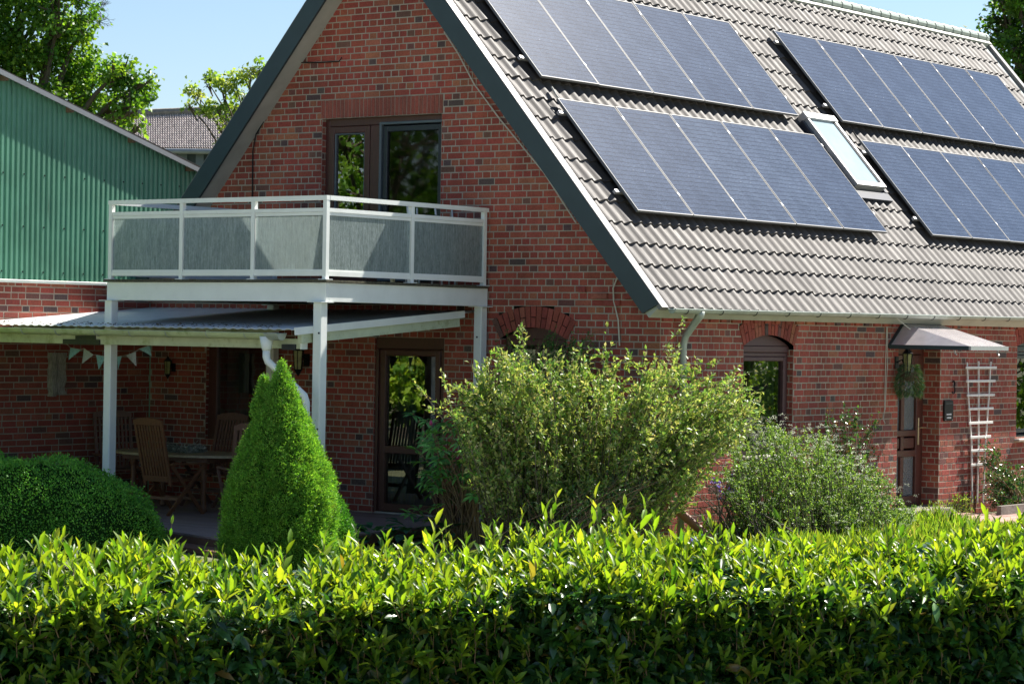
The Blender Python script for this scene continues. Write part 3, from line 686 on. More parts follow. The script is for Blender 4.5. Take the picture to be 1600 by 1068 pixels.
# long wall windows
def long_window(Wp, sill, mat, nm, lead=False):
    cs, zs, half, rise, h = Wp
    e = empty(nm, (-0.1, cs, sill)); e.parent = house; e.matrix_basis = Matrix.Translation((-0.1-AX, cs-8, sill))
    f = MB(); arch_fill(f, mp_l, cs, zs, half-0.002, rise-0.002, -0.15, -0.085); f.bbox(mp_l(cs-half+.002, zs-0.085, -0.15), mp_l(cs+half-.002, zs-0.004, -0.07), 0.008)
    frame_rect(f, mp_l, cs-half+.002, cs+half-.002, sill+0.01, zs-0.088, 0.05, -0.15, -0.085); f.build("frame", mat, e, keep=True)
    f = MB(); frame_rect(f, mp_l, cs-half+.075, cs+half-.075, sill+0.08, zs-0.140, 0.055, -0.14, -0.07); 
    if half > 0.8: f.bbox(mp_l(cs-0.05, sill+0.14, -0.14), mp_l(cs+0.05, zs-0.196, -0.068))
    f.build("sash", mat, e, keep=True)
    pane(mp_l, cs-half+.13, cs+half-.13, sill+0.13, zs-0.195, -0.11, M['glass'], e)
    f = MB(); f.bbox(mp_l(cs-half-0.06, sill-0.035, -0.12), mp_l(cs+half+0.06, sill+0.004, 0.085), 0.008); f.build("sill", M['sill'], e, keep=True)
    return e
long_window(W1, 0.85, M['purpleframe'], "window")
long_window(W2, 0.89, M['darkframe'], "window")
long_window((13.9, 2.27, 0.62, 0.12, 0.26), 0.89, M['purpleframe'], "window")
curtain(mp_l, W1[0]-0.1, W1[0]+0.55, 0.8, 2.15, -0.25, "pale teal curtain in the arched window beside the big shrub", 7)
# front door, set back behind a brick reveal
fd = empty("front_door", (-0.28, 6.5, 0)); fd.parent = house; fd.matrix_basis = Matrix.Translation((-0.28-AX, 6.5-8, 0))
mp_d = lambda s, z, d: (-0.28+d, s, z)
f = MB(); frame_rect(f, mp_d, DR[0]+.002, DR[1]-.002, 0.0, 2.218, 0.09, -0.06, 0.02); f.build("frame", M['brownframe'], fd, keep=True)
leafy = MB(); ya, yb = DR[0]+0.10, DR[1]-0.10
frame_rect(leafy, mp_d, ya, yb, 0.02, 2.12, 0.13, -0.05, 0.035); ym = (ya+yb)/2
for z0, z1 in ((0.70, 0.79), (0.985, 1.07)): leafy.bbox(mp_d(ya+.131, z0, -0.05), mp_d(yb-.131, z1, 0.034), 0.006)
leafy.bbox(mp_d(ym-0.045, 0.16, -0.05), mp_d(ym+0.045, 0.699, 0.032), 0.006); leafy.bbox(mp_d(ym-0.045, 1.071, -0.05), mp_d(ym+0.045, 1.985, 0.032), 0.006)
leafy.bbox(mp_d(ym-0.045, 0.791, -0.05), mp_d(ym+0.045, 0.984, 0.032), 0.006)
for a, b in ((ya+.15, ym-.065), (ym+.065, yb-.15)): leafy.bbox(mp_d(a, 0.81, -0.045), mp_d(b, 0.965, 0.018), 0.012)
leafy.build("door_leaf", M['brownframe'], fd, keep=True)
for a, b in ((ya+.131, ym-.046), (ym+.046, yb-.131)):
    for z0, z1 in ((0.151, 0.699), (1.071, 1.988)): 
        pn = MB(); pn.box(mp_d(a, z0, -0.02), mp_d(b, z1, -0.005)); pn.build("pane", M['rib'], fd, keep=True)
f = MB(); f.bbox(mp_d(yb-0.085, 0.86, 0.036), mp_d(yb-0.045, 1.24, 0.048)); f.tube([mp_d(yb-0.065, 1.10, 0.05), mp_d(yb-0.065, 1.10, 0.09)], 0.011, 8); f.tube([mp_d(yb-0.065, 1.10, 0.09), mp_d(yb+0.06, 1.10, 0.09)], 0.011, 8)
f.build("handle", M['brass'], fd, keep=True)
f = MB(); f.bbox((-0.45, DR[0]+.01, -0.155), (0.25, DR[1]-.01, -0.002), 0.01); f.build("step", M['stone'], fd, keep=True)
# roof window
sk = empty("roof_window", roofp(3.0, 7.35, 0)); sk.parent = house; sk.matrix_basis = Matrix.Translation(Vector(roofp(3.0, 7.35, 0))-Vector((AX, 8, 0)))
def rbar(mb, y0, y1, t0, t1, o0, o1):
    P = [roofp(t, y, o) for o in (o0, o1) for (t, y) in ((t0, y0), (t0, y1), (t1, y1), (t1, y0))]
    mb.add(P, [(0,3,2,1),(4,5,6,7),(0,1,5,4),(1,2,6,5),(2,3,7,6),(3,0,4,7)])
SY0, SY1, ST0, ST1 = 6.93, 7.79, 2.33, 3.62
f = MB(); rbar(f, SY0, SY0+.04, ST0, ST1, -.05, .125); rbar(f, SY1-.055, SY1, ST0, ST1, -.05, .125); rbar(f, SY0+.056, SY1-.056, ST0, ST0+.07, -.05, .123); rbar(f, SY0-.02, SY1+.02, ST1+.001, ST1+.11, -.05, .14)
f.build("frame", M['alu'], sk, keep=True)
f = MB(); rbar(f, SY0+.056, SY0+.085, ST0+.071, ST1-.02, -.05, .112); rbar(f, SY1-.085, SY1-.056, ST0+.071, ST1-.02, -.05, .112); rbar(f, SY0-.07, SY0-.002, ST0-.05, ST1, -.05, .06); rbar(f, SY1+.002, SY1+.07, ST0-.05, ST1, -.05, .06); rbar(f, SY0-.07, SY1+.07, ST0-.20, ST0-.051, -.05, .05)
f.build("flashing", M['darkframe'], sk, keep=True)
f = MB(); f.quad(roofp(ST0+.071, SY0+.086, .10), roofp(ST0+.071, SY1-.086, .10), roofp(ST1, SY1-.086, .10), roofp(ST1, SY0+.086, .10)); f.build("pane", M['skyglass'], sk, keep=True)
f = MB(); f.quad(roofp(ST0+.071, SY0+.086, .03), roofp(ST0+.071, SY1-.086, .03), roofp(ST1, SY1-.086, .03), roofp(ST1, SY0+.086, .03)); f.build("blind", M['blind'], sk, keep=True)

# ================================================================== SOLAR PANELS
PW, PL = 1.258, 1.868
def panel_proto():
    root = empty("solar_panel")
    f = MB(); w2, l2, e = PW/2-0.007, PL/2, 0.011
    f.box((-w2, -l2, -0.035), (-w2+e, l2, 0.0)); f.box((w2-e, -l2, -0.035), (w2, l2, 0.0)); f.box((-w2+e+.0003, -l2, -0.035), (w2-e-.0003, -l2+e, 0.0)); f.box((-w2+e+.0003, l2-e, -0.035), (w2-e-.0003, l2, 0.0))
    f.build("panel_frame", M['panelframe'], root)
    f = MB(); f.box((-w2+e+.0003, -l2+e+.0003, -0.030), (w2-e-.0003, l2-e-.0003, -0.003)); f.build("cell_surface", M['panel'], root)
    for yy in (-l2*0.62, l2*0.78):
        f = MB(); f.box((w2-0.003, yy-0.025, -0.03), (w2+0.017, yy+0.025, 0.004)); f.build("clamp", M['alu'], root)
    return root
def copy_tree(o, parent=None):
    c = o.copy(); COL.objects.link(c); c.parent = parent
    if parent is None:
        pass
    for ch in list(o.children): copy_tree(ch, c)
    return c
proto = panel_proto()
ORD = ["first", "second", "third", "fourth", "fifth", "sixth"]
blocks = [("upper left block", 0.42, 3.655, 5, 0.118), ("lower left block", 0.42, 1.405, 5, 0.118), ("upper right block", 8.05, 3.685, 6, 0.118), ("lower right block", 8.14, 1.435, 6, 0.118)]
firstp = True
ax_x = Vector((0, 1, 0)); ax_y = Vector((-CA, 0, SA)); ax_z = Vector((SA, 0, CA))
for bn, y0, t0, cnt, off in blocks:
    pitch = 1.2665 if 'left' in bn else 1.272
    for i in range(cnt):
        o = proto if firstp else copy_tree(proto); firstp = False
        p = Vector(roofp(t0+PL/2, y0+PW/2+i*pitch, off))
        jit = Matrix.Rotation(random.uniform(-0.004, 0.004), 4, 'X') @ Matrix.Rotation(random.uniform(-0.005, 0.005), 4, 'Y')
        o.matrix_basis = Matrix(((ax_x.x, ax_y.x, ax_z.x, p.x), (ax_x.y, ax_y.y, ax_z.y, p.y), (ax_x.z, ax_y.z, ax_z.z, p.z), (0, 0, 0, 1))) @ jit
        where = {"upper left block": "in the upper left block", "lower left block": "in the lower left block",
                 "upper right block": "in the upper right block", "lower right block": "in the lower right block"}[bn]
        tag(o, "%s solar panel from the left %s" % (ORD[i], where), "solar panel", "solar panels on the tiled roof")
    for t_, nm in ((t0+PL*0.19, "lower"), (t0+PL*0.89, "upper")):
        m_ = MB(); a = roofp(t_, y0-0.10, off-0.060); b = roofp(t_, y0+cnt*pitch+0.06, off-0.060); m_.obox(a, b, 0.045, 0.042, (SA, 0, CA))
        o = m_.build("mounting_rail", M['alu']); tag(o, "%s aluminium mounting rail under the %s of solar panels" % (nm, bn), "rail", "rails under the solar panels")
# loose cables from the panels
for k, (a, b, nm) in enumerate((((862, 136), (884, 165), "thin pale cable between the two left panel blocks"), ((1332, 204), (1350, 226), "thin dark cable between the two right panel blocks"))):
    n_ = (SA, 0, CA); d_ = np.array(n_)@np.array(roofp(0, 0, 0.07)); p = on(*a, n_, d_); q = on(*b, n_, d_)
    m_ = MB(); m_.tube([p, (p+q)/2+np.array([0.0, -0.04, 0.0]), q], 0.012, 6); tag(m_.build("cable", M['cable'] if k == 0 else M['black']), nm, "cable")

# ================================================================== BALCONY
BX0, BX1, BY = -6.10, -2.55, -3.10
bal = empty("balcony", (-4.3, -1.6, 2.7), "white metal balcony with textured glass panels on tall white posts", "balcony")
f = MB(); f.bbox((BX0, BY, 2.66), (BX1, BY+0.06, 2.882), 0.004); f.bbox((BX1-0.06, BY+0.061, 2.66), (BX1, -0.035, 2.882), 0.004); f.bbox((BX0, BY+0.061, 2.66), (BX0+0.06, -0.035, 2.882), 0.004)
f.build("fascia", M['whitepaint'], bal, keep=True)
f = MB(); y = BY-0.02
for i in range(25):
    y0 = BY-0.035+i*0.123; f.box((BX0-0.03, y0, 2.886), (BX1+0.035, min(y0+0.118, -0.02), 2.912+random.uniform(-.003, .003)))
f.build("deck_boards", M['moss'], bal, keep=True)
f = MB(); f.box((BX0+0.07, BY+0.07, 2.80), (BX1-0.07, -0.06, 2.83))
for i in range(6): f.box((BX0+0.3+i*0.58, BY+0.07, 2.67), (BX0+0.36+i*0.58, -0.06, 2.799))
f.build("underside", M['darkframe'], bal, keep=True)
def post(x, y, z0, z1, w_=0.12, mat=None, plate=True, nm="post"):
    f = MB(); f.bbox((x-w_/2, y-w_/2, z0), (x+w_/2, y+w_/2, z1), 0.008)
    if plate: f.box((x-w_/2-0.05, y-w_/2-0.05, z1), (x+w_/2+0.05, y+w_/2+0.05, z1+0.008))
    return f.build(nm, mat or M['whitepaint'], bal, keep=True)
post(-2.645, BY+0.02, 0.0, 2.651); post(-6.035, BY+0.02, 0.0, 2.651); post(-2.60, -0.11, -0.1, 2.651); post(-6.05, -0.11, 0.0, 2.651)
for (bx, by, bz) in ((-2.605, BY-0.042, 2.30), (-2.605, BY-0.042, 1.2), (-6.0, BY-0.042, 2.25), (-2.60, -0.172, 2.28), (-2.60, -0.172, 1.1)):
    f = MB(); f.tube([(bx, by, bz), (bx, by-0.008, bz)], 0.012, 8); f.build("bolt", M['darkframe'], bal, keep=True)
# railing
RZ0 = 2.912
def rail_run(a, b, posts, skip=False):
    a = Vector(a); b = Vector(b); d = (b-a); L = d.length; d.normalize()
    def P(s_, z): return (a.x+d.x*s_, a.y+d.y*s_, z)
    f = MB(); f.obox(P(0.0335 if skip else -0.0325, 3.855), P(L+0.03, 3.855), 0.065, 0.052); f.build("handrail", M['whitepaint'], bal, keep=True)
    for s_ in (posts[1:] if skip else posts):
        f = MB(); f.obox(P(s_, RZ0+.008), P(s_, 3.828), 0.055, 0.055, (d.y, -d.x, 0)); f.obox(P(s_, RZ0), P(s_, RZ0+0.010), 0.12, 0.12, (d.y, -d.x, 0)); f.build("railing_post", M['whitepaint'], bal, keep=True)
    for s0, s1 in zip(posts[:-1], posts[1:]):
        f = MB(); A, B = s0+0.029, s1-0.029
        f.obox(P(A, 3.715), P(B, 3.715), 0.045, 0.045); f.obox(P(A, 3.672), P(B, 3.672), 0.030, 0.036); f.obox(P(A, 2.985), P(B, 2.985), 0.045, 0.055); f.obox(P(A, 3.022), P(B, 3.022), 0.030, 0.018)
        f.build("crossrail", M['whitepaint'], bal, keep=True)
        f = MB(); f.obox(P(A+0.002, 3.343), P(B-0.002, 3.343), 0.008, 0.638); f.build("glass_panel", M['streak'], bal, keep=True)
rx = BX0+0.04; rX = BX1-0.035; ry = BY+0.03
rail_run((rx, ry, 0), (rX, ry, 0), [0.0, 1.20, 2.36, rX-rx])
rail_run((rX, ry, 0), (rX, -0.06, 0), [0.0, 1.55, 3.0-0.02], True)
rail_run((rx, ry, 0), (rx, -0.06, 0), [0.0, 1.55, 2.98], True)

# ================================================================== PATIO CANOPY
CYF = -3.42
can = empty("patio_canopy", (-5.4, -1.7, 2.2), "low patio canopy with grey metal sheet roof and green stained gutter under the balcony", "canopy")
zf, zb = 2.335, 2.60; cx0, cx1 = -8.38, -2.72
f = MB()
nx = 160
vs = []; 
for i in range(nx+1):
    x = cx0+(cx1-cx0)*i/nx; h = 0.011 if (i % 4 in (1, 2)) else 0.0
    vs += [(x, CYF-0.03, zf+h), (x, -0.012, zb+h), (x, CYF-0.03, zf+h-0.006), (x, -0.012, zb+h-0.006)]
fs = []
for i in range(nx): b = 4*i; fs += [(b, b+4, b+5, b+1), (b+2, b+3, b+7, b+6), (b, b+2, b+6, b+4), (b+1, b+5, b+7, b+3)]
fs += [(0, 1, 3, 2), (4*nx, 4*nx+2, 4*nx+3, 4*nx+1)]
f.add(vs, fs); f.build("roof_sheet", M['canopyroof'], can, keep=True, fix=True)
sl_ = (zb-zf)/(-0.012-CYF)
def cz(y): return zf + (y-CYF)*sl_
f = MB(); f.obox((cx1+0.012, CYF-0.02, cz(CYF-0.02)-0.018), (cx1+0.012, -0.3, cz(-0.3)-0.018), 0.02, 0.085); f.build("edge_trim", M['whitepaint'], can, keep=True)
f = MB(); f.obox((cx1-0.04, CYF+0.12, cz(CYF+0.12)-0.115), (cx1-0.04, -0.36, cz(-0.36)-0.115), 0.06, 0.105); f.build("edge_beam", M['greenpaint'], can, keep=True)
for xx in (-4.2, -5.3, -6.4, -7.5):
    f = MB(); f.obox((xx, CYF+0.12, cz(CYF+0.12)-0.075), (xx, -0.05, cz(-0.05)-0.075), 0.06, 0.10); f.build("rafter", M['greenpaint'], can, keep=True)
f = MB(); f.bbox((cx0+0.0, -3.24, 2.115), (-2.80, -3.15, 2.232), 0.006); f.build("front_beam", M['greenpaint'], can, keep=True)
f = MB(); f.bbox((-2.799, -3.25, 2.11), (-2.775, -3.14, 2.236), 0.003); f.build("beam_cap", M['whitepaint'], can, keep=True)
for xx in (-6.35,):
    f = MB(); f.box((xx-0.34, -3.262, 2.112), (xx+0.30, -3.242, 2.172)); f.box((xx-0.12, -3.262, 2.173), (xx+0.22, -3.242, 2.22)); f.build("bracket", M['darkframe'], can, keep=True)
f = MB(); f.box((-3.07, -3.262, 2.10), (-2.86, -3.242, 2.165)); f.build("bracket", M['darkframe'], can, keep=True)
gu = gutter_mesh((cx0-0.3, CYF-0.075, 2.30), (-3.08, CYF-0.075, 2.285), 0.068)
cg = gu.build("gutter", M['gutterpaint'], can, keep=True)
for i in range(9):
    x = -8.35+i*0.62+random.uniform(-.05, .05); b = MB(); pts = [Vector((x+0.02*q/8, CYF-0.075-math.cos(math.pi*q/8)*0.072, 2.295-math.sin(math.pi*q/8)*0.072)) for q in range(9)]
    b.tube(pts, 0.008, 6); b.build("gutter_clip", M['zinc'], cg, keep=True)
# open gutter end piece, funnel and downpipe
lf = rng.uniform(0, 1, (260, 2)); xx = cx0+lf[:, 0]*(cx1-cx0-0.3); yy = CYF+0.02+lf[:, 1]**2*0.5
PENDING = (np.stack([xx, yy, cz(yy)+0.022], 1),)
e1 = gutter_mesh((-3.07, CYF-0.075, 2.285), (-2.86, CYF-0.075, 2.287), 0.078); e1.build("gutter_end", M['zinc'], can, keep=True)
f = MB(); f.tube([(-3.09, CYF-0.075, 2.25), (-3.09, CYF-0.075, 2.12), (-3.09, CYF-0.075, 2.09)], [0.085, 0.058, 0.046], 16)
f.tube([(-3.09, CYF-0.075, 2.09), (-3.09, CYF-0.075, 2.02), (-3.07, CYF-0.07, 1.965), (-2.98, CYF-0.03, 1.885), (-2.74, CYF+0.07, 1.66), (-2.665, CYF+0.11, 1.58), (-2.645, CYF+0.12, 1.51), (-2.645, CYF+0.12, 0.0)],
       [0.044, 0.044, 0.044, 0.040, 0.040, 0.042, 0.043, 0.040], 16)
for zz in (1.35, 0.6): f.tube([(-2.645, CYF+0.12, zz), (-2.645, CYF+0.12, zz+0.05)], 0.047, 16)
f.build("downpipe", M['whitepaint'], can, smooth=True, keep=True)

# deck
DK = MB()
c1 = gz(702, 817, 0); c2 = gz(550, 835, 0); c3 = gz(344, 841, 0); c4 = gz(257, 828, 0)
def isect(p, q, r_, s_):
    A = np.array([[q[0]-p[0], -(s_[0]-r_[0])], [q[1]-p[1], -(s_[1]-r_[1])]]); t = np.linalg.solve(A, np.array([r_[0]-p[0], r_[1]-p[1]])); return p+(q-p)*t[0]
DC = isect(c1, c2, c4, c3)
right0 = c1+(c1-c2)/np.linalg.norm(c1-c2)*0.8; left0 = c4+(c4-c3)/np.linalg.norm(c4-c3)*6.0
polyD = [(right0[0], -0.004), (c1[0], c1[1]), (DC[0], DC[1]), (left0[0], left0[1]), (-8.38, -1.5), (-8.38, -0.004)]
polyD = [(c1[0]-0.05, -0.004), (c1[0], c1[1]), (DC[0], DC[1]), (-8.38, DC[1] + (c4[1]-c3[1])/(c4[0]-c3[0])*(-8.38-DC[0])), (-8.38, -0.004)]
DK.prism(polyD, 2, -0.12, -0.02); dk = DK.build("terrace_deck", M['darkframe']); tag(dk, "brown composite terrace deck with a dark step edge in front of the patio door", "deck")
# boards clipped to the deck outline, running along x
def clip_x(poly, y):
    xs = []
    for i in range(len(poly)):
        (x0, y0), (x1, y1) = poly[i], poly[(i+1) % len(poly)]
        if (y0-y)*(y1-y) < 0: xs.append(x0+(x1-x0)*(y-y0)/(y1-y0))
    return (min(xs), max(xs)) if len(xs) >= 2 else None
b = MB(); y = -0.01
while y > -4.9:
    y1 = y-0.138; ra, rb_ = clip_x(polyD, y-0.006), clip_x(polyD, y1+0.002)
    if ra and rb_:
        t_ = random.uniform(0.85, 1.15); b.cur = (t_, t_, t_*random.uniform(.97, 1.03))
        vs = [(ra[0], y-.004, 0), (ra[1], y-.004, 0), (rb_[1], y1, 0), (rb_[0], y1, 0)]
        b.add([(p[0], p[1], -0.0) for p in vs]+[(p[0], p[1], -0.022) for p in vs], [(0,3,2,1),(4,5,6,7),(0,1,5,4),(1,2,6,5),(2,3,7,6),(3,0,4,7)])
    y = y1-0.006
bo = b.build("deck_board", M['deck'], dk)
f = MB(); 
for p, q in ((c1, DC), (DC, np.array([*polyD[3], 0]))):
    pp = np.array([p[0], p[1], -0.075]); qq = np.array([q[0], q[1], -0.075]); f.obox(pp, qq, 0.03, 0.10)
f.build("edge_board", M['deck'] if False else M['darkteak'], dk)
stp = MB(); o_ = np.array([0.1, -0.35, 0]); stp.prism([(DC[0]-0.1, DC[1]), (DC[0]+0.15, DC[1]-0.38), (polyD[3][0], polyD[3][1]-0.38), (polyD[3][0], polyD[3][1])], 2, -0.15, -0.10)
stp.build("step", M['darkteak'], dk)
# paving and bed edging by the front door
pv = MB()
for i in range(26):
    for j in range(16):
        x = 0.12+j*0.21; y = 5.6+i*0.42+(0.21 if j % 2 else 0)
        if (x < 0.75 and 7.55 < y < 11.5): continue
        if x > 2.2 + 0.0*y: continue
        t_ = random.uniform(0.8, 1.15); pv.cur = (t_, t_*random.uniform(.95, 1.05), t_)
        pv.box((x, y, -0.155), (x+0.203, y+0.413, -0.105+random.uniform(-.003, .003)))
tag(pv.build("path", M['paving']), kind="structure")
ed = MB()
pts = [(0.72, 7.6), (0.74, 8.4), (0.76, 9.2), (0.76, 10.0), (0.74, 10.8), (0.70, 11.4)]
for a, b_ in zip(pts[:-1], pts[1:]): ed.obox((a[0], a[1]+.01, -0.06), (b_[0], b_[1]-.01, -0.06), 0.07, 0.16)
tag(ed.build("bed_edging", M['stone']), "low grey stone edging around the rose bed under the trellis", "edging")
stn = MB()
for k in range(5):
    c = gz(1450+k*9, 800+3*math.sin(k*2), -0.12); rr = random.uniform(.07, .12)
    stn.lathe([(0.01, rr*0.8), (rr*0.6, rr*0.62), (rr, 0.2*rr), (rr*0.95, -0.05)], (c[0], c[1], -0.12), 9)
tag(stn.build("rubble_stones", M['stone']), "pale heap of small field stones at the foot of the door pier", "stones")

# ================================================================== BARN
XB = -8.40
barn = empty("barn", (XB-3, -6, 0), "long barn with green corrugated cladding above a red brick base", "barn")
bm2 = MB(); mm2 = MB(); mp_b = lambda s_, z, d: (XB+d, s_, z)
brickwork(bm2, mm2, mp_b, lambda z: (-3.3, -0.02), -0.16, 2.90, lambda z: [], 'stretch', 0, 0.0)
wb = mm2.build("wall", M['mortar'], barn, keep=True); bm2.build("brickwork", M['brick'], wb, keep=True, fix=False)
RK = lambda y: 4.53 + (0.92-y)*0.278
f = MB(); y = -3.3; k = 0; P_ = 0.090
prof = [(0, 0.0), (0.034, 0.0), (0.042, 0.024), (0.080, 0.024), (0.0885, 0.0)]
vs = []; ys_ = []
while y < 3.0:
    for u, d in prof: ys_.append((y+u, d))
    y += P_
for yy, d in ys_: vs += [(XB+0.02+d, yy, 2.93), (XB+0.02+d, yy, RK(yy)-0.02)]
f.add(vs, [(2*i, 2*i+2, 2*i+3, 2*i+1) for i in range(len(ys_)-1)])
cl = f.build("cladding", M['green'], barn, keep=True, fix=False)
for zz in (3.03, 3.62, 4.3):
    yy = -3.2
    while yy < 0.9:
        if zz < RK(yy)-0.3: sc = MB(); sc.tube([(XB+0.04, yy+0.061, zz), (XB+0.050, yy+0.061, zz)], 0.011, 6); sc.build("screw", M['black'], cl, keep=True)
        yy += P_*4
f = MB(); f.bbox((XB-0.0, -3.3, 2.885), (XB+0.075, -0.03, 2.925), 0.004); f.build("flashing", M['flash'], barn, keep=True)
f = MB(); ya, yb = -3.5, 1.15; o1 = 0.135
f.add([(XB-6, ya, RK(ya)+0.03), (XB+o1, ya, RK(ya)+0.03), (XB+o1, yb, RK(yb)+0.03), (XB-6, yb, RK(yb)+0.03), (XB-6, ya, RK(ya)-0.015), (XB+o1, ya, RK(ya)-0.015), (XB+o1, yb, RK(yb)-0.015), (XB-6, yb, RK(yb)-0.015)],
      [(0,1,2,3),(4,7,6,5),(0,4,5,1),(1,5,6,2),(2,6,7,3),(3,7,4,0)])
f.build("roof", M['oldtile'], barn, keep=True)
f = MB(); f.obox((XB+o1+0.012, ya, RK(ya)-0.022), (XB+o1+0.012, yb+0.02, RK(yb)-0.045), 0.022, 0.062); f.build("bargeboard", M['barge'], barn, keep=True)
f = MB()
for k in range(4): yy = 0.6-k*1.15; f = MB(); f.box((XB-0.5, yy, RK(yy)-0.10), (XB+o1, yy+0.06, RK(yy)-0.035)); f.build("purlin", M['rawwood'], barn, keep=True)
f = MB(); f.box((XB-6, -3.3, -0.16), (XB-5.9, 3, 4.2)); f.quad((XB-6, -3.3, -.16), (XB, -3.3, -.16), (XB, -3.3, RK(-3.3)), (XB-6, -3.3, RK(-3.3))); f.quad((XB-6, 3, -.16), (XB-0.02, 3, -.16), (XB-0.02, 3, RK(3)), (XB-6, 3, RK(3)))
f.build("back_wall", M['green'], barn, keep=True)

# far farmhouse behind the barn
DF = 95.0
fh = empty("farmhouse", tuple(gd(300, 240, DF)), "far farmhouse with a grey brown tiled roof between the barn and the gable", "house")
rl, rr_, er, el = gd(168, 182, DF+2.5), gd(430, 171, DF+2.5), gd(430, 234, DF), gd(168, 231, DF)
nr, ncol = 15, 70; f = MB(); vs = []
for i in range(nr+1):
    for r2 in (0, 1):
        a = el+(rl-el)*(i/nr); b_ = er+(rr_-er)*(i/nr)
        for j in range(ncol*4+1):
            p = a+(b_-a)*(j/(ncol*4)); h = 0.03*math.sin(2*math.pi*j/4)+ (0.0 if r2 == 0 else 0.05)
            vs.append((p[0]+0.6*0*h, p[1], p[2]+h))
W_ = ncol*4+1
for i in range(nr):
    for j in range(W_-1):
        t_ = random.uniform(.75, 1.2) if j % 2 == 0 else t_
        f_ = None
        f.cur = (t_, t_, t_)
        a0 = (2*i+1)*W_+j; b0 = (2*i+2)*W_+j
        f.f.append([a0, a0+1, b0+1, b0]); f.c.append(f.cur)
        if i: 
            c0 = (2*i)*W_+j; f.f.append([c0, c0+1, a0+1, a0]); f.c.append(f.cur)
f.v = [tuple(p) for p in vs]
fr = f.build("roof", M['oldtile'], fh, keep=True)
f = MB(); f.tube([rl+np.array([0, 0, .06]), rr_+np.array([0, 0, .06])], 0.16, 8); f.build("ridge", M['oldtile'] if False else M['stone'], fr, keep=True)
bk = np.array([-0.6, 0.8, 0])
f = MB(); wl, wr = el+bk*0.5, er+bk*0.5
f.add([wl, wr, wr-np.array([0, 0, wr[2]]), wl-np.array([0, 0, wl[2]])], [(0, 1, 2, 3)]); fw = f.build("wall", M['rawwood'] if False else M['slate'], fh, keep=True)
f = MB(); f.tube([el+np.array([0.05, -0.05, -0.1]), er+np.array([0.05, -0.05, -0.1])], 0.10, 8); f.build("gutter", M['barge'], fh, keep=True)
for (pa, pb) in (((278, 240), (292, 262)), ((306, 240), (318, 262))):
    q0 = gd(*pa, DF+0.3); q1 = gd(*pb, DF+0.3); f = MB(); f.quad(q0, (q1[0], q1[1], q0[2]), q1, (q0[0], q0[1], q1[2])); f.build("window", M['screenframe'], fh, keep=True)
f = MB(); f.quad(rl, rr_, rr_+bk*3-np.array([0, 0, 2]), rl+bk*3-np.array([0, 0, 2])); f.build("back_slope", M['oldtile'], fh, keep=True)

# ================================================================== FOLIAGE TOOLS
KITE = (np.array([(0, 0, 0), (.45, .5, .06), (1, 0, -.06), (.45, -.5, .06)]), [(0, 3, 2, 1)])
FOLD = (np.array([(0, 0, 0), (.42, .5, .10), (1, 0, -.10), (.42, -.5, .10), (.45, 0, 0)]), [(0, 4, 2, 1), (0, 3, 2, 4)])
OVAL = (np.array([(0, 0, 0), (.28, .42, .08), (.66, .42, .04), (1, 0, -.12), (.66, -.42, .04), (.28, -.42, .08), (.30, 0, 0), (.68, 0, -.02)]),
        [(0, 6, 1), (6, 7, 2, 1), (7, 3, 2), (0, 5, 6), (6, 5, 4, 7), (7, 4, 3)])
def unit(a): return a/np.maximum(np.linalg.norm(a, axis=1, keepdims=True), 1e-9)
def leaves(name, P, D, N, L, W, C, mat, parent=None, kind=FOLD, keep=True):
    P = np.asarray(P, float); D = unit(np.asarray(D, float)); N = np.asarray(N, float)
    S = unit(np.cross(N, D)); N = np.cross(D, S); T, Fs = kind; n = len(P); k = len(T)
    L = np.broadcast_to(np.asarray(L, float), (n,)); W = np.broadcast_to(np.asarray(W, float), (n,))
    V = P[:, None, :] + D[:, None, :]*(T[None, :, 0:1]*L[:, None, None]) + S[:, None, :]*(T[None, :, 1:2]*W[:, None, None]) + N[:, None, :]*(T[None, :, 2:3]*L[:, None, None])
    V = V.reshape(-1, 3)
    fl = np.concatenate([np.array(f) for f in Fs]); tot = np.array([len(f) for f in Fs])
    loops = (fl[None, :] + (np.arange(n)*k)[:, None]).ravel(); tots = np.tile(tot, n); starts = np.concatenate([[0], np.cumsum(tots)[:-1]])
    me = bpy.data.meshes.new(name); me.vertices.add(len(V)); me.vertices.foreach_set("co", V.ravel())
    me.loops.add(len(loops)); me.loops.foreach_set("vertex_index", loops.astype(np.int32))
    me.polygons.add(len(tots)); me.polygons.foreach_set("loop_start", starts.astype(np.int32)); me.polygons.foreach_set("loop_total", tots.astype(np.int32))
    me.update(calc_edges=True)
    at = me.color_attributes.new("col", 'FLOAT_COLOR', 'POINT'); C4 = np.concatenate([C, np.ones((n, 1))], 1)
    at.data.foreach_set("color", np.repeat(C4, k, axis=0).ravel()); me.materials.append(mat)
    return link(name, me, parent, keep)
def rdir(n): return unit(rng.normal(size=(n, 3)))
def colv(n, cols, probs, jit=0.15):
    cols = np.array(cols); probs = probs[:len(cols)]; i = rng.choice(len(cols), n, p=np.array(probs)/sum(probs)); c = cols[i]
    return np.clip(c*(1+rng.normal(0, jit, (n, 1)))*(1+rng.normal(0, jit*0.3, (n, 3))), 0.003, 1)
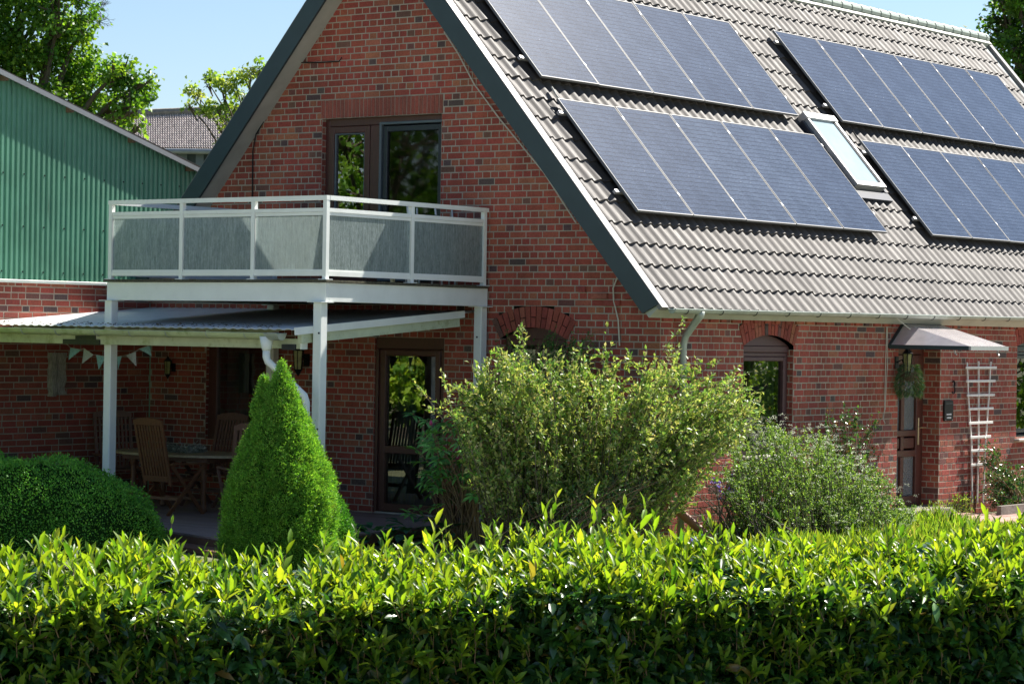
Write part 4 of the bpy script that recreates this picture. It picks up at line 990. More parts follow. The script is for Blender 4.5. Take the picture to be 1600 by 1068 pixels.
def blob(name, center, rad, mat, parent, seg=24, rings=12, nz=0.05, keep=True):
    f = MB(); vs = []; c = np.array(center); rad = np.array(rad)
    for i in range(rings+1):
        th = math.pi*i/rings
        for j in range(seg):
            ph = 2*math.pi*j/seg; k = 1+nz*math.sin(3*ph+2*th)*math.sin(5*th)
            vs.append(c+rad*k*np.array([math.sin(th)*math.cos(ph), math.sin(th)*math.sin(ph), math.cos(th)]))
    f.add(vs, [(i*seg+j, i*seg+(j+1) % seg, (i+1)*seg+(j+1) % seg, (i+1)*seg+j) for i in range(rings) for j in range(seg)])
    return f.build(name, mat, parent, smooth=True, keep=keep, fix=False)
def curve_pts(a, b, lift, n=7, bend=None):
    a = np.array(a, float); b = np.array(b, float); c = a*0.5+b*0.5; c = np.array([a[0]*0.62+b[0]*0.38, a[1]*0.62+b[1]*0.38, a[2]*0.35+b[2]*0.65+lift])
    if bend is not None: c = c+bend
    return [(1-t)**2*a+2*t*(1-t)*c+t*t*b for t in np.linspace(0, 1, n)]

n = len(PENDING[0]); lo = leaves("leaf_litter", PENDING[0], rng.normal(size=(n, 3))*np.array([1, 1, .15]), np.tile([0, 0, 1.], (n, 1))+rng.normal(size=(n, 3))*.3, 0.045, 0.02, colv(n, [(0.10, 0.075, 0.04), (0.16, 0.12, 0.06)], [1, 1], .2), M['wreath'], None, FOLD)
tag(lo, "scattered dry leaf litter along the lower edge of the patio canopy roof", "leaf litter", kind="stuff")
# ---- a shrub grown from stems: every target gets a stem, side twigs and leaves
def shrub(name, label, cat, base, spread, targets, leaf, colors, probs, mat, twigs=9, per=11, start=0.4, tl=(0.10, 0.26), lift=0.25, kind=FOLD, stem_r=0.006, group=None, stemmat=None, up=0.5, jit=0.18, under=0.0, clump=None, reach=0.7, bend=0.0):
    root = empty(name, tuple(base), label, cat, group)
    st = MB(); Ps = []; Ds = []
    if clump:     # gather most stem tips into clumps so that gaps open between them
        T = np.array(targets, float); ids = rng.choice(len(T), clump[0], replace=False); Cn = T[ids]
        for i in range(len(T)):
            if i not in ids and rng.random() < 0.8 and i >= (clump[2] if len(clump) > 2 else 0):
                k = np.argmin(((Cn-T[i])**2).sum(1)); T[i] = T[i]+(Cn[k]-T[i])*clump[1]
        targets = list(T)
    for tg in targets:
        tg = np.array(tg, float); b0 = np.array(base)+np.array([random.gauss(0, spread), random.gauss(0, spread), 0])
        off_ = (tg[:2]-b0[:2])*under; m_ = np.linalg.norm(off_); b0[:2] = b0[:2]+off_*min(1, reach/max(m_, 1e-6))
        pts = curve_pts(b0, tg, random.uniform(0, lift), 8, rng.normal(size=3)*bend); 
        st.tube(pts, [stem_r*(1-0.75*i/7)+0.0012 for i in range(8)], 4, cap=False)
        for q in range(twigs):
            s_ = start+(1-start)*(q+random.random())/twigs; i = min(int(s_*7), 6); fr_ = s_*7-i
            p = pts[i]*(1-fr_)+pts[i+1]*fr_; ax = pts[i+1]-pts[i]; ax = ax/np.linalg.norm(ax)
            d = np.random.normal(size=3)*0.65 + ax*0.8 + np.array([0, 0, up]); d /= np.linalg.norm(d); ln = random.uniform(*tl)
            if q == twigs-1: p = pts[-2]; d = ax; ln = np.linalg.norm(pts[-1]-pts[-2])+0.05
            if q % 2 == 0: st.tube([p, p+d*ln], [0.0025, 0.001], 3, cap=False)
            u = rng.random(per)
            Ps.append(p+d*ln*u[:, None]); Ds.append(np.tile(d, (per, 1))*0.9+rng.normal(size=(per, 3))*0.75)
    st.build("stem", stemmat or M['twig'], root, keep=True, fix=False)
    P = np.concatenate(Ps); D = np.concatenate(Ds); n = len(P)
    N = rng.normal(size=(n, 3))*0.7+np.array([0, 0, 1.0])
    L = leaf[0]*rng.uniform(0.6, 1.3, n)
    leaves("foliage", P, D, N, L, L*leaf[1], colv(n, colors, probs, jit), mat, root, kind)
    return root
np.random.seed(5)

# ================================================================== LAUREL HEDGE in the foreground
RH = np.array([_cy, _sy, 0.0]); FH = np.array([-_sy, _cy, 0.0])
def hp(s_, d, z):   # s along, d depth behind the front face
    s_ = np.asarray(s_, float); d = np.asarray(d, float)
    Z = 13.7+0.30*s_+d
    return np.array([CAM[0], CAM[1], 0])+RH*s_[..., None]+FH*Z[..., None]+np.array([0, 0, 1.0])*np.asarray(z, float)[..., None]
def htop(s_): return 1.035+0.012*s_+0.035*np.sin(2.1*s_+1)+0.028*np.sin(5.3*s_)+0.015*np.sin(11.7*s_)
def hdrop(d): return 0.15*np.clip(1-np.asarray(d)/1.25, 0, 1.05)**1.4
hedge = empty("laurel_hedge", tuple(hp(np.array(0.), np.array(.6), np.array(-0.16))), "long clipped cherry laurel hedge with bright new shoots across the foreground", "hedge")
HW = 4.6; DEP = 1.25
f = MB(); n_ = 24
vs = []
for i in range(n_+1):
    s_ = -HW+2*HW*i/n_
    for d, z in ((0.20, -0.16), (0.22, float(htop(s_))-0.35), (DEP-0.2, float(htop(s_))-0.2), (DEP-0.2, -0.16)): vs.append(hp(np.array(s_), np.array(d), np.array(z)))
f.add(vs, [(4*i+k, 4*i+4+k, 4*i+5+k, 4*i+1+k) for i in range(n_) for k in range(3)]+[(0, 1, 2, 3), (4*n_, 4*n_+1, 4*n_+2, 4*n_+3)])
f.build("dark_hull", M['core'], hedge, keep=True)  # dark hull imitates the hedge's shaded inside and blocks seeing through
# older dark leaves on face and top
n = 25000; s_ = rng.uniform(-HW, HW, n); z = rng.uniform(-0.12, 1.0, n); d = np.abs(rng.normal(0.0, 0.12, n))
bul = 0.05*np.sin(3.1*s_+4*z)+0.04*np.sin(7*s_-5*z); z = z*htop(s_)
z = z*0.87; P1 = hp(s_, d+bul, z); D1 = -FH*0.55+rng.normal(size=(n, 3))*0.6+np.array([0, 0, 0.05]); N1 = rng.normal(size=(n, 3))*0.35+np.array([0, 0, 0.85])-FH*0.55
n2 = 17000; s2 = rng.uniform(-HW, HW, n2); d2 = rng.uniform(-0.02, DEP+0.03, n2); z2 = htop(s2)-hdrop(d2)-np.abs(rng.normal(0, 0.075, n2))+0.02*np.sin(9*s2+7*d2)
P2 = hp(s2, d2, z2); D2 = rng.normal(size=(n2, 3))*np.array([.8, .8, .35])+np.array([0, 0, .12]); N2 = rng.normal(size=(n2, 3))*0.35+np.array([0, 0, 1.])
P = np.concatenate([P1, P2]); D = np.concatenate([D1, D2]); N = np.concatenate([N1, N2]); nn = len(P); L = rng.uniform(0.055, 0.135, nn)
leaves("old_leaves", P, D, N, L, L*rng.uniform(0.33, 0.42, nn), colv(nn, [(0.022, 0.062, 0.018), (0.034, 0.098, 0.022), (0.055, 0.15, 0.026), (0.16, 0.10, 0.03)], [4, 5, 3, .15], 0.2), M['leaf_old'], hedge, OVAL)
# young shoots
def shoots(S, Dd, Zb, axis, ln, nleaf, lsz):
    P = []; D = []; N = []; L = []; stems = []
    B = hp(S, Dd, Zb)
    for i in range(len(S)):
        a = axis[i]/np.linalg.norm(axis[i]); o = np.cross(a, rng.normal(size=3)); o /= np.linalg.norm(o); o2 = np.cross(a, o)
        l_ = ln[i]; k_ = nleaf[i]; stems.append((B[i], B[i]+a*l_))
        for q in range(k_):
            u = (q+0.5)/k_; ang = q*2.4+rng.normal(0, .3); r_ = o*math.cos(ang)+o2*math.sin(ang)
            op = (1.05-0.75*u)*rng.uniform(0.6, 1.25)
            dd = a*math.cos(op)+r_*math.sin(op); P.append(B[i]+a*l_*u); D.append(dd); N.append(a*math.sin(op)-r_*math.cos(op)+rng.normal(size=3)*0.15)
            L.append(lsz[i]*(0.75+0.5*math.sin(math.pi*min(1, u*0.9+0.1)))*rng.uniform(0.8, 1.2))
    return np.array(P), np.array(D), np.array(N), np.array(L), stems
n = 3300; S = rng.uniform(-HW, HW, n); Dd = rng.uniform(0.0, DEP, n)
dens = 0.55+0.45*np.sin(3.3*S+2*Dd)*np.sin(1.7*S-3.1*Dd+1); kp = rng.random(n) < np.clip(dens+0.02, 0.08, 1); S, Dd = S[kp], Dd[kp]; n = len(S); n_top = n; Zb = htop(S)-hdrop(Dd)-rng.uniform(0.02, 0.10, n)
ax = np.tile(np.array([0, 0, 1.]), (n, 1))+rng.normal(size=(n, 3))*0.20
ln = rng.uniform(0.03, 0.15, n)*(1+1.3*(rng.random(n) < 0.16)+0.5*np.clip(np.sin(1.9*S+0.6), 0, 1)); A_ = shoots(S, Dd, Zb, ax, ln, rng.integers(5, 12, n), rng.uniform(0.055, 0.115, n))
n = 1700; S = rng.uniform(-HW, HW, n); u = rng.random(n)**0.55; Zb = htop(S)*(0.04+0.82*u); Dd = rng.uniform(-0.06, 0.08, n)
ax = np.tile(np.array([0, 0, 1.]), (n, 1))-FH*rng.uniform(0.1, 0.9, (n, 1))+rng.normal(size=(n, 3))*0.25
B_ = shoots(S, Dd, Zb, ax, rng.uniform(0.03, 0.10, n), rng.integers(3, 9, n), rng.uniform(0.045, 0.105, n))
P = np.concatenate([A_[0], B_[0]]); D = np.concatenate([A_[1], B_[1]]); N = np.concatenate([A_[2], B_[2]]); L = np.concatenate([A_[3], B_[3]]); nn = len(P)
leaves("young_shoots", P, D, N, L, L*rng.uniform(0.24, 0.35, nn), colv(nn, [(0.20, 0.33, 0.034), (0.14, 0.27, 0.028), (0.28, 0.38, 0.05), (0.06, 0.155, 0.02), (0.24, 0.20, 0.05)], [5, 4, 2, 2.6, .04], 0.16), M['leaf_young'], hedge, OVAL)
st = MB()
for a, b_ in A_[4]+B_[4]: st.tube([a-(b_-a)*0.5, b_], [0.0035, 0.0018], 3, cap=False)
st.build("shoot_stem", M['leaf_con'] if False else M['twig'], hedge, keep=True, fix=False)

# ================================================================== clipped box bush, spruces
def dense_bush(name, label, cat, lumps, n, leaf, colors, probs, mat, kind=KITE, upb=0.3, rough=0.035, tuft=None):
    base = lumps[0][0]; root = empty(name, (base[0], base[1], -0.16), label, cat)
    tot = sum(l[1][0]*l[1][1] for l in lumps)
    PP = []; DD = []
    for i, (c, r) in enumerate(lumps):
        c = np.array(c); r = np.array(r); blob("dark_hull", c, r*0.93, M['core'], root)  # blob is a dark hull, painted shade behind the leaves
        k = int(n*r[0]*r[1]/tot); u = rdir(k*2); u = u[u[:, 2] > -0.35][:k]; k = len(u)
        bump_ = 1+rough*np.sin(9*u[:, 0]+3*u[:, 1])*np.sin(8*u[:, 2]+5*u[:, 1])+0.02*np.sin(27*u[:, 0]+11*u[:, 2])*np.sin(23*u[:, 1])+rng.normal(0, 0.024, k)
        p = c+u*r*bump_[:, None]
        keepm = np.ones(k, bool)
        for j, (c2, r2) in enumerate(lumps):
            if j != i: keepm &= (((p-np.array(c2))/np.array(r2))**2).sum(1) > 0.9
        nrm = unit(u/r); PP.append(p[keepm]); DD.append(nrm[keepm])
    P = np.concatenate(PP); Nn = np.concatenate(DD); n = len(P)
    D = Nn*0.6+rng.normal(size=(n, 3))*0.5+np.array([0, 0, upb]); N = rng.normal(size=(n, 3))
    L = leaf[0]*rng.uniform(0.6, 1.4, n)
    leaves("foliage", P, D, N, L, L*leaf[1], colv(n, colors, probs, 0.2), mat, root, kind); return root
dense_bush("box_bush", "rounded clipped dark green box bush in front of the left patio wall", "bush",
           [((-4.85, -5.25, -0.15), (1.62, 1.0, 0.97)), ((-6.3, -5.2, -0.1), (1.35, 1.0, 0.98)), ((-3.88, -5.35, -0.35), (0.78, 0.8, 0.90))], 90000, (0.025, 0.6),
           [(0.13, 0.35, 0.05), (0.20, 0.46, 0.07), (0.06, 0.21, 0.032)], [5, 3, 2], M['leaf_box'])
def spruce(label, bx, by, h, r0, n, z0=-0.16, tips=None, colors=None):
    root = empty("dwarf_spruce", (bx, by, z0), label, "conifer")
    def rad(v): return r0*np.interp(v, [0, .12, .26, .416, .575, .73, .80, .88, .95, 1.0], [1.0, 1.0, .97, .90, .69, .44, .32, .20, .09, 0.0])
    f = MB(); prof = [(rad(i/20)*0.90+0.001, h*0.97*i/20) for i in range(21)]; f.lathe(prof, (bx, by, z0), 24); f.build("trunk", M['core'], root, smooth=True, keep=True)  # no real trunk: dark cone imitating the shaded inside
    nt_ = n//9; v = rng.random(nt_*3); kp = rng.random(nt_*3) < np.maximum(rad(v)/r0, 0.06); v = v[kp][:nt_]; nt_ = len(v)
    th = rng.uniform(0, 2*math.pi, nt_); rr = rad(v)*(1+0.05*np.sin(5*th+9*v)*np.sin(17*v)+0.03*np.sin(13*th-21*v)+rng.normal(0, 0.035, nt_))+rng.normal(0, 0.010, nt_)
    c = np.stack([bx+rr*np.cos(th), by+rr*np.sin(th), z0+h*v], 1); out = np.stack([np.cos(th), np.sin(th), np.full(nt_, 0.55)+v*0.8], 1)
    if tips:
        for (tx, ty, tz, tr, th_) in tips:
            k = 900; vv = rng.random(k); a = rng.uniform(0, 6.28, k); r_ = tr*(1-vv**1.2)
            c = np.concatenate([c, np.stack([bx+tx+r_*np.cos(a), by+ty+r_*np.sin(a), tz+th_*vv], 1)]); out = np.concatenate([out, np.stack([np.cos(a), np.sin(a), np.full(k, 1.0)], 1)])
    nt_ = len(c); P = np.repeat(c, 9, axis=0)+rng.normal(size=(nt_*9, 3))*0.016; D = np.repeat(unit(out), 9, axis=0)*0.9+rng.normal(size=(nt_*9, 3))*0.55
    n2 = len(P); N = rng.normal(size=(n2, 3)); L = rng.uniform(0.014, 0.034, n2)
    C = np.repeat(colv(nt_, colors or [(0.15, 0.36, 0.05), (0.23, 0.46, 0.07), (0.075, 0.22, 0.035), (0.22, 0.26, 0.08)], [4, 3, 2, .06], 0.18), 9, axis=0)
    leaves("foliage", P, D, N, L, L*0.33, C, M['leaf_con'], root, KITE); return root
spruce("large bright green conical dwarf spruce below the white downpipe", -1.50, -5.0, 2.14, 0.575, 190000, tips=[(-0.16, -0.10, 1.42, 0.13, 0.40)])
spruce("small dark green dwarf spruce behind the right foot of the large one", -1.37, -4.45, 0.98, 0.32, 32000, colors=[(0.06, 0.22, 0.03), (0.09, 0.28, 0.04), (0.04, 0.15, 0.02)])

# ================================================================== big pale shrub at the house corner
base = np.array([0.62, -2.85, -0.16])
out2 = [(648, 598), (690, 585), (700, 630), (668, 618), (720, 650), (735, 570), (752, 590), (790, 555), (815, 507), (822, 520), (845, 560), (880, 545), (905, 535), (925, 560), (948, 512), (955, 540), (985, 560), (1010, 545), (1040, 560), (1072, 506), (1062, 540), (1095, 570), (1130, 558), (1110, 590), (1150, 575), (1175, 580), (1200, 600), (1165, 610), (1195, 660), (1180, 625), (1160, 680), (1120, 700), (1140, 650), (760, 620), (740, 690), (770, 665), (790, 730), (1080, 730), (830, 600), (715, 665), (820, 700)]
tg = []
for (px, py) in out2:
    c = (px-900)/270; q = gd(px, py, 27.7+random.uniform(-0.5, 0.5)+0.5*c); tg.append(q)
tg += [gd(rng.uniform(745, 900), rng.uniform(545, 640), 27.6+rng.normal(0, .3)) for _ in range(60)]
TOPX = [650, 700, 740, 780, 820, 860, 900, 940, 980, 1040, 1080, 1120, 1160, 1200]; TOPY = [606, 604, 600, 585, 560, 562, 556, 560, 566, 562, 562, 578, 592, 632]
BOTY = [625, 655, 680, 725, 800, 835, 840, 835, 830, 820, 790, 745, 700, 650]
for i in range(430):
    px = rng.uniform(700, 1190); yt = np.interp(px, TOPX, TOPY); yb = np.interp(px, TOPX, BOTY); py = yt+(yb-yt)*rng.random()**1.15
    tg.append(gd(px, py, 27.7+rng.normal(0, 0.40)))
shrub("pale_shrub", "tall loose shrub with pale yellow green leaves before the house corner", "shrub", base, 0.13, tg, (0.054, 0.48),
      [(0.38, 0.44, 0.14), (0.26, 0.39, 0.09), (0.14, 0.29, 0.06), (0.48, 0.48, 0.24)], [3.4, 4, 2.4, 1.5], M['leaf_var'], twigs=11, per=14, start=0.22, tl=(0.07, 0.22), lift=0.35, under=0.55, reach=0.6, bend=0.22, clump=(110, 0.5, 100), stem_r=0.0045, stemmat=M['bark'])
# small white-flecked green shrub at its foot
tg = [gd(rng.uniform(820, 1040), rng.uniform(745, 850), 27.0+rng.normal(0, .35)) for i in range(90)]
shrub("low_shrub", "low dark green shrub with tiny shiny leaves at the foot of the pale shrub", "shrub", (0.9, -3.2, -0.16), 0.5, tg, (0.022, 0.6),
      [(0.05, 0.13, 0.03), (0.09, 0.20, 0.05), (0.03, 0.08, 0.02)], [4, 3, 3], M['leaf_gloss'], twigs=9, per=12, start=0.3, lift=0.1)
# dark evergreen behind
tg = [gy(rng.uniform(775, 945), rng.uniform(520, 690), -0.55+rng.normal(0, .16)) for i in range(120)]+[gy(rng.uniform(860, 935), rng.uniform(512, 560), -0.4) for i in range(30)]
shrub("climbing_shrub", "dark green evergreen climber covering the arched window in the gable wall", "climber", (-1.5, -0.5, -0.16), 0.3, tg, (0.028, 0.5),
      [(0.06, 0.19, 0.045), (0.09, 0.27, 0.05), (0.04, 0.12, 0.03)], [4, 3, 3], M['leaf_box'], twigs=11, per=16, start=0.35, lift=0.2)
tg = [gy(rng.uniform(765, 870), rng.uniform(600, 800), -1.3+rng.normal(0, .2)) for i in range(90)]
shrub("feathery_shrub", "loose dark green feathery shrub between the right balcony post and the pale shrub", "shrub", (-1.0, -1.3, -0.16), 0.25, tg, (0.026, 0.32),
      [(0.09, 0.25, 0.05), (0.12, 0.31, 0.06), (0.05, 0.16, 0.035)], [4, 3, 3], M['leaf_box'], twigs=10, per=16, start=0.35, lift=0.2)
# rhododendron: whorls of long leaves
def rhodo():
    root = empty("rhododendron", (-1.35, -2.0, -0.16), "rhododendron with whorled long leaves and pink buds beside the terrace door", "shrub")
    W_ = [(645, 645), (690, 660), (668, 690), (655, 720), (690, 715), (720, 655), (740, 645), (765, 655), (720, 690), (745, 680), (770, 690), (700, 740), (685, 760), (665, 740), (715, 720), (740, 715), (765, 725), (650, 700), (705, 690), (735, 740), (655, 795), (680, 790), (672, 810), (640, 800), (690, 700), (725, 765), (755, 745), (700, 670), (675, 665), (755, 700), (780, 700)]
    P = []; D = []; N = []; L = []; st = MB(); bd = MB()
    for i, (px, py) in enumerate(W_+[(random.uniform(660, 775), random.uniform(655, 780)) for _ in range(60)]):
        c = gy(px, py, -2.0+random.gauss(0, .22)); a = np.array([random.gauss(0, .3)-0.1, random.gauss(0, .3)-0.3, 1.0]); a /= np.linalg.norm(a)
        st.tube(curve_pts((-1.35+random.gauss(0, .15), -2.0, -0.16), c, 0.1, 6), [0.012, .011, .009, .008, .006, .004], 5, cap=False)
        o = np.cross(a, [1, 0.2, 0]); o /= np.linalg.norm(o); o2 = np.cross(a, o); k_ = random.randint(8, 11)
        for q in range(k_):
            t = 2*math.pi*q/k_+random.gauss(0, .15); r_ = o*math.cos(t)+o2*math.sin(t); op = random.uniform(1.25, 1.9)
            P.append(c-a*0.01*q/2); D.append(a*math.cos(op)+r_*math.sin(op)); N.append(a*math.sin(op)-r_*math.cos(op)); L.append(random.uniform(0.12, 0.17))
        if i in (9, 10, 16, 14, 28): bd.lathe([(0.002, 0.055), (0.016, 0.035), (0.022, 0.012), (0.012, -0.01)], tuple(c+a*0.02), 8)
    n = len(P); L = np.array(L)
    st.build("stem", M['twig'], root, keep=True, fix=False)
    leaves("foliage", P, D, N, L, L*0.30, colv(n, [(0.18, 0.42, 0.12), (0.25, 0.52, 0.15), (0.10, 0.27, 0.08)], [4, 3, 3], .12), M['leaf_box'], root, OVAL)
    m_ = simple("pink_bud", (0.45, 0.05, 0.14), 0.5, var=.2, bmp=0); bd.build("flower_bud", m_, root, keep=True)
rhodo()
# white flowering spiraea
tg = []
SX = [1125, 1150, 1200, 1250, 1300, 1340, 1380, 1405, 1425]; SY_ = [690, 660, 655, 668, 676, 705, 735, 765, 792]
for i in range(520):
    px = rng.uniform(1125, 1425); yt = np.interp(px, SX, SY_); py = yt+(860-yt)*rng.random()**1.2; tg.append(gx(px, py, 1.0+rng.normal(0, 0.28)-0.0015*(py-yt)))
sp = shrub("spiraea_bush", "broad mounded spiraea bush with small white flower clusters below the arched window", "bush", (0.95, 2.3, -0.16), 0.45, tg, (0.029, 0.62),
      [(0.20, 0.34, 0.07), (0.30, 0.44, 0.12), (0.10, 0.20, 0.045)], [4, 3, 3], M['leaf_var'], twigs=10, per=15, start=0.15, tl=(0.06, 0.15), lift=0.3, under=0.72, reach=3, bend=0.06, clump=(90, 0.4), stem_r=0.0035, stemmat=M['bark'])
P = []; D = []
for t in tg:
    for _ in range(4 if t[1] > 1.6 else 2):
        c = t+rng.normal(size=3)*0.08
        if rng.random() < 0.55: 
            k_ = 20; P.append(c+rng.normal(size=(k_, 3))*np.array([.018, .018, .008])); D.append(rng.normal(size=(k_, 3))+np.array([0, 0, .8]))
P = np.concatenate(P); D = np.concatenate(D); n = len(P); leaves("flower_cluster", P, D, rng.normal(size=(n, 3))+np.array([0, 0, 1]), 0.010, 0.009, colv(n, [(0.72, 0.74, 0.62), (0.55, 0.62, 0.42)], [3, 1], .08), M['petal'], sp, KITE)
# roses
def rose(label, base, pts, n):
    tg = [np.array(p) for p in pts]
    return shrub("rose_bush", label, "rose bush", base, 0.10, tg, (0.045, 0.62), [(0.06, 0.15, 0.05), (0.10, 0.20, 0.06), (0.20, 0.13, 0.05), (0.04, 0.10, 0.03)], [4, 3, 1.2, 2], M['leaf_gloss'], twigs=7, per=7, start=0.35, tl=(0.06, 0.16), lift=0.2, stem_r=0.007)
rose("loose rose bush rising behind the spiraea against the red wall", (0.35, 3.75, -0.16), [gx(rng.uniform(1290, 1372), rng.uniform(640, 730), 0.35+rng.normal(0, .1)) for _ in range(46)]+[gx(1375, 655, .3), gx(1318, 632, .35), gx(1340, 640, .3)], 30)
rose("leafy rose bush climbing the lower right of the white trellis", (0.36, 8.8, -0.1), [gx(rng.uniform(1532, 1615), rng.uniform(725, 795), 0.38+rng.normal(0, .1)) for _ in range(60)]+[gx(rng.uniform(1530, 1558), rng.uniform(690, 740), 0.2) for _ in range(16)]+[gx(1543, 686, .12)], 30)
# hostas, herbs, flowers
k = 0
for (px, py, lab) in ((585, 852, "blue green hosta beside the dark spruce foot"), (640, 846, "broad leaved hosta below the terrace deck edge"), (700, 848, "hosta below the rhododendron at the end of the deck")):
    c = gz(px, py+8, -0.16); root = empty("hosta_plant", tuple(c), lab, "plant", "hostas in the shade below the deck"); P = []; D = []; N = []; L = []
    for q in range(34):
        t = rng.uniform(0, 6.28); op = rng.uniform(0.3, 1.2); r_ = np.array([math.cos(t), math.sin(t), 0]); l_ = rng.uniform(.10, .30)
        p = c+r_*l_*math.sin(op)+np.array([0, 0, l_*math.cos(op)+0.05]); P.append(p); o3 = op+0.75; D.append(r_*math.sin(o3)+np.array([0, 0, math.cos(o3)])); N.append(-r_*math.cos(o3)+np.array([0, 0, math.sin(o3)])); L.append(rng.uniform(.14, .22))
    leaves("foliage", P, D, N, np.array(L), np.array(L)*0.62, colv(34, [(0.05, 0.14, 0.09), (0.06, 0.18, 0.08)], [1, 1], .1), M['leaf_box'], root, OVAL)
def flower_plant(label, base, heads, hue):
    root = empty("bellflower", tuple(base), label, "flower"); st = MB(); P = []; D = []
    for h in heads:
        b = np.array(base)+np.array([random.gauss(0, .08), random.gauss(0, .08), 0]); st.tube(curve_pts(b, h, .1, 5), 0.003, 4, cap=False)
        P = []; D = []
        for _ in range(4):
            c = np.array(h)+rng.normal(size=3)*0.03
            for q in range(6): P.append(c); D.append(rng.normal(size=3)+np.array([0.3, -.5, 0]))
        n = len(P); leaves("flower_head", P, D, rng.normal(size=(n, 3)), 0.035, 0.022, colv(n, [hue, tuple(c*1.4 for c in hue)], [2, 1], .1), M['petal'], root, KITE)
    st.build("stem", M['twig'], root, keep=True, fix=False)
    n = 90; P = np.array(base)+rng.normal(size=(n, 3))*np.array([.14, .14, .08])+np.array([0, 0, .15]); leaves("foliage", P, rng.normal(size=(n, 3))+np.array([0, 0, .5]), rng.normal(size=(n, 3))+np.array([0, 0, 1.]), 0.05, 0.03, colv(n, [(.06, .16, .04)], [1]), M['leaf_box'], root, FOLD)
flower_plant("violet columbine flowers between the pale shrub and the spiraea", (0.9, -0.05, -0.16), [gx(px, py, .9) for px, py in ((1122, 750), (1128, 763), (1142, 748), (1144, 766), (1132, 772), (1118, 755))], (0.28, 0.20, 0.62))
flower_plant("low blue violet flowers behind the hedge at the foot of the brown pole", (1.25, -1.0, -0.16), [gx(px, py, 1.2) for px, py in ((1070, 838), (1082, 845), (1098, 840), (1090, 850), (1076, 850), (1028, 835))], (0.18, 0.18, 0.55))
# twiggy dead-looking stems between the shrubs
tg = [gx(rng.uniform(1080, 1180), rng.uniform(745, 800), 0.8+rng.normal(0, .2)) for _ in range(26)]
shrub("bare_stemmed_shrub", "thin brown bare stemmed shrub in front of the brick wall beside the pole", "shrub", (0.9, 0.45, -0.16), 0.35, tg, (0.02, 0.5), [(0.06, 0.13, 0.03)], [1], M['leaf_box'], twigs=4, per=3, start=0.5, lift=0.1, stem_r=0.011, stemmat=M['bark'])
# wild herbs and grass right of the spiraea
n = 26000; x = rng.uniform(0.10, 4.6, n); y = rng.uniform(-1.5, 7.4, n)
kp = ~((y > 5.5) & (x < 2.3))
x, y = x[kp], y[kp]; n = len(x)
cl_ = 0.5+0.5*np.sin(2.3*x+1.1*y)*np.sin(1.7*y-x); hgt = rng.uniform(0.07, 0.20, n)*(0.6+0.8*cl_)
P = np.stack([x, y, np.full(n, -0.16)+rng.random(n)*0.10*cl_], 1); D = rng.normal(size=(n, 3))*0.33+np.array([0, 0, 1.])
tag(leaves("grass", P, D, rng.normal(size=(n, 3)), hgt, hgt*0.10+0.004, colv(n, [(0.16, 0.30, 0.04), (0.24, 0.36, 0.07), (0.10, 0.21, 0.03), (0.36, 0.38, 0.16)], [4, 3, 2, .7], .15), M['leaf_tree'], None, FOLD), "rough light green grass and herbs in front of the door", "grass", kind="stuff")
for i, (px, py, lab) in enumerate(((1418, 800, "tall weed with narrow leaves at the foot of the front door"), (1500, 800, "spiky herb clump below the sign board on the wall"), (1465, 812, "grey green herb clump before the brick door pier"))):
    c = gz(px, py+6, -0.16); root = empty("herb_clump", tuple(c), lab, "plant", "wild herbs by the path"); n = 260
    h = rng.random(n); P = c+np.stack([rng.normal(size=n)*0.10, rng.normal(size=n)*0.10, h*0.28], 1); D = rng.normal(size=(n, 3))*0.6+np.array([0, 0, .8])
    leaves("foliage", P, D, rng.normal(size=(n, 3)), 0.065, 0.016, colv(n, [(0.14, 0.26, 0.06), (0.22, 0.32, 0.10)], [1, 1], .15), M['leaf_tree'], root, FOLD)

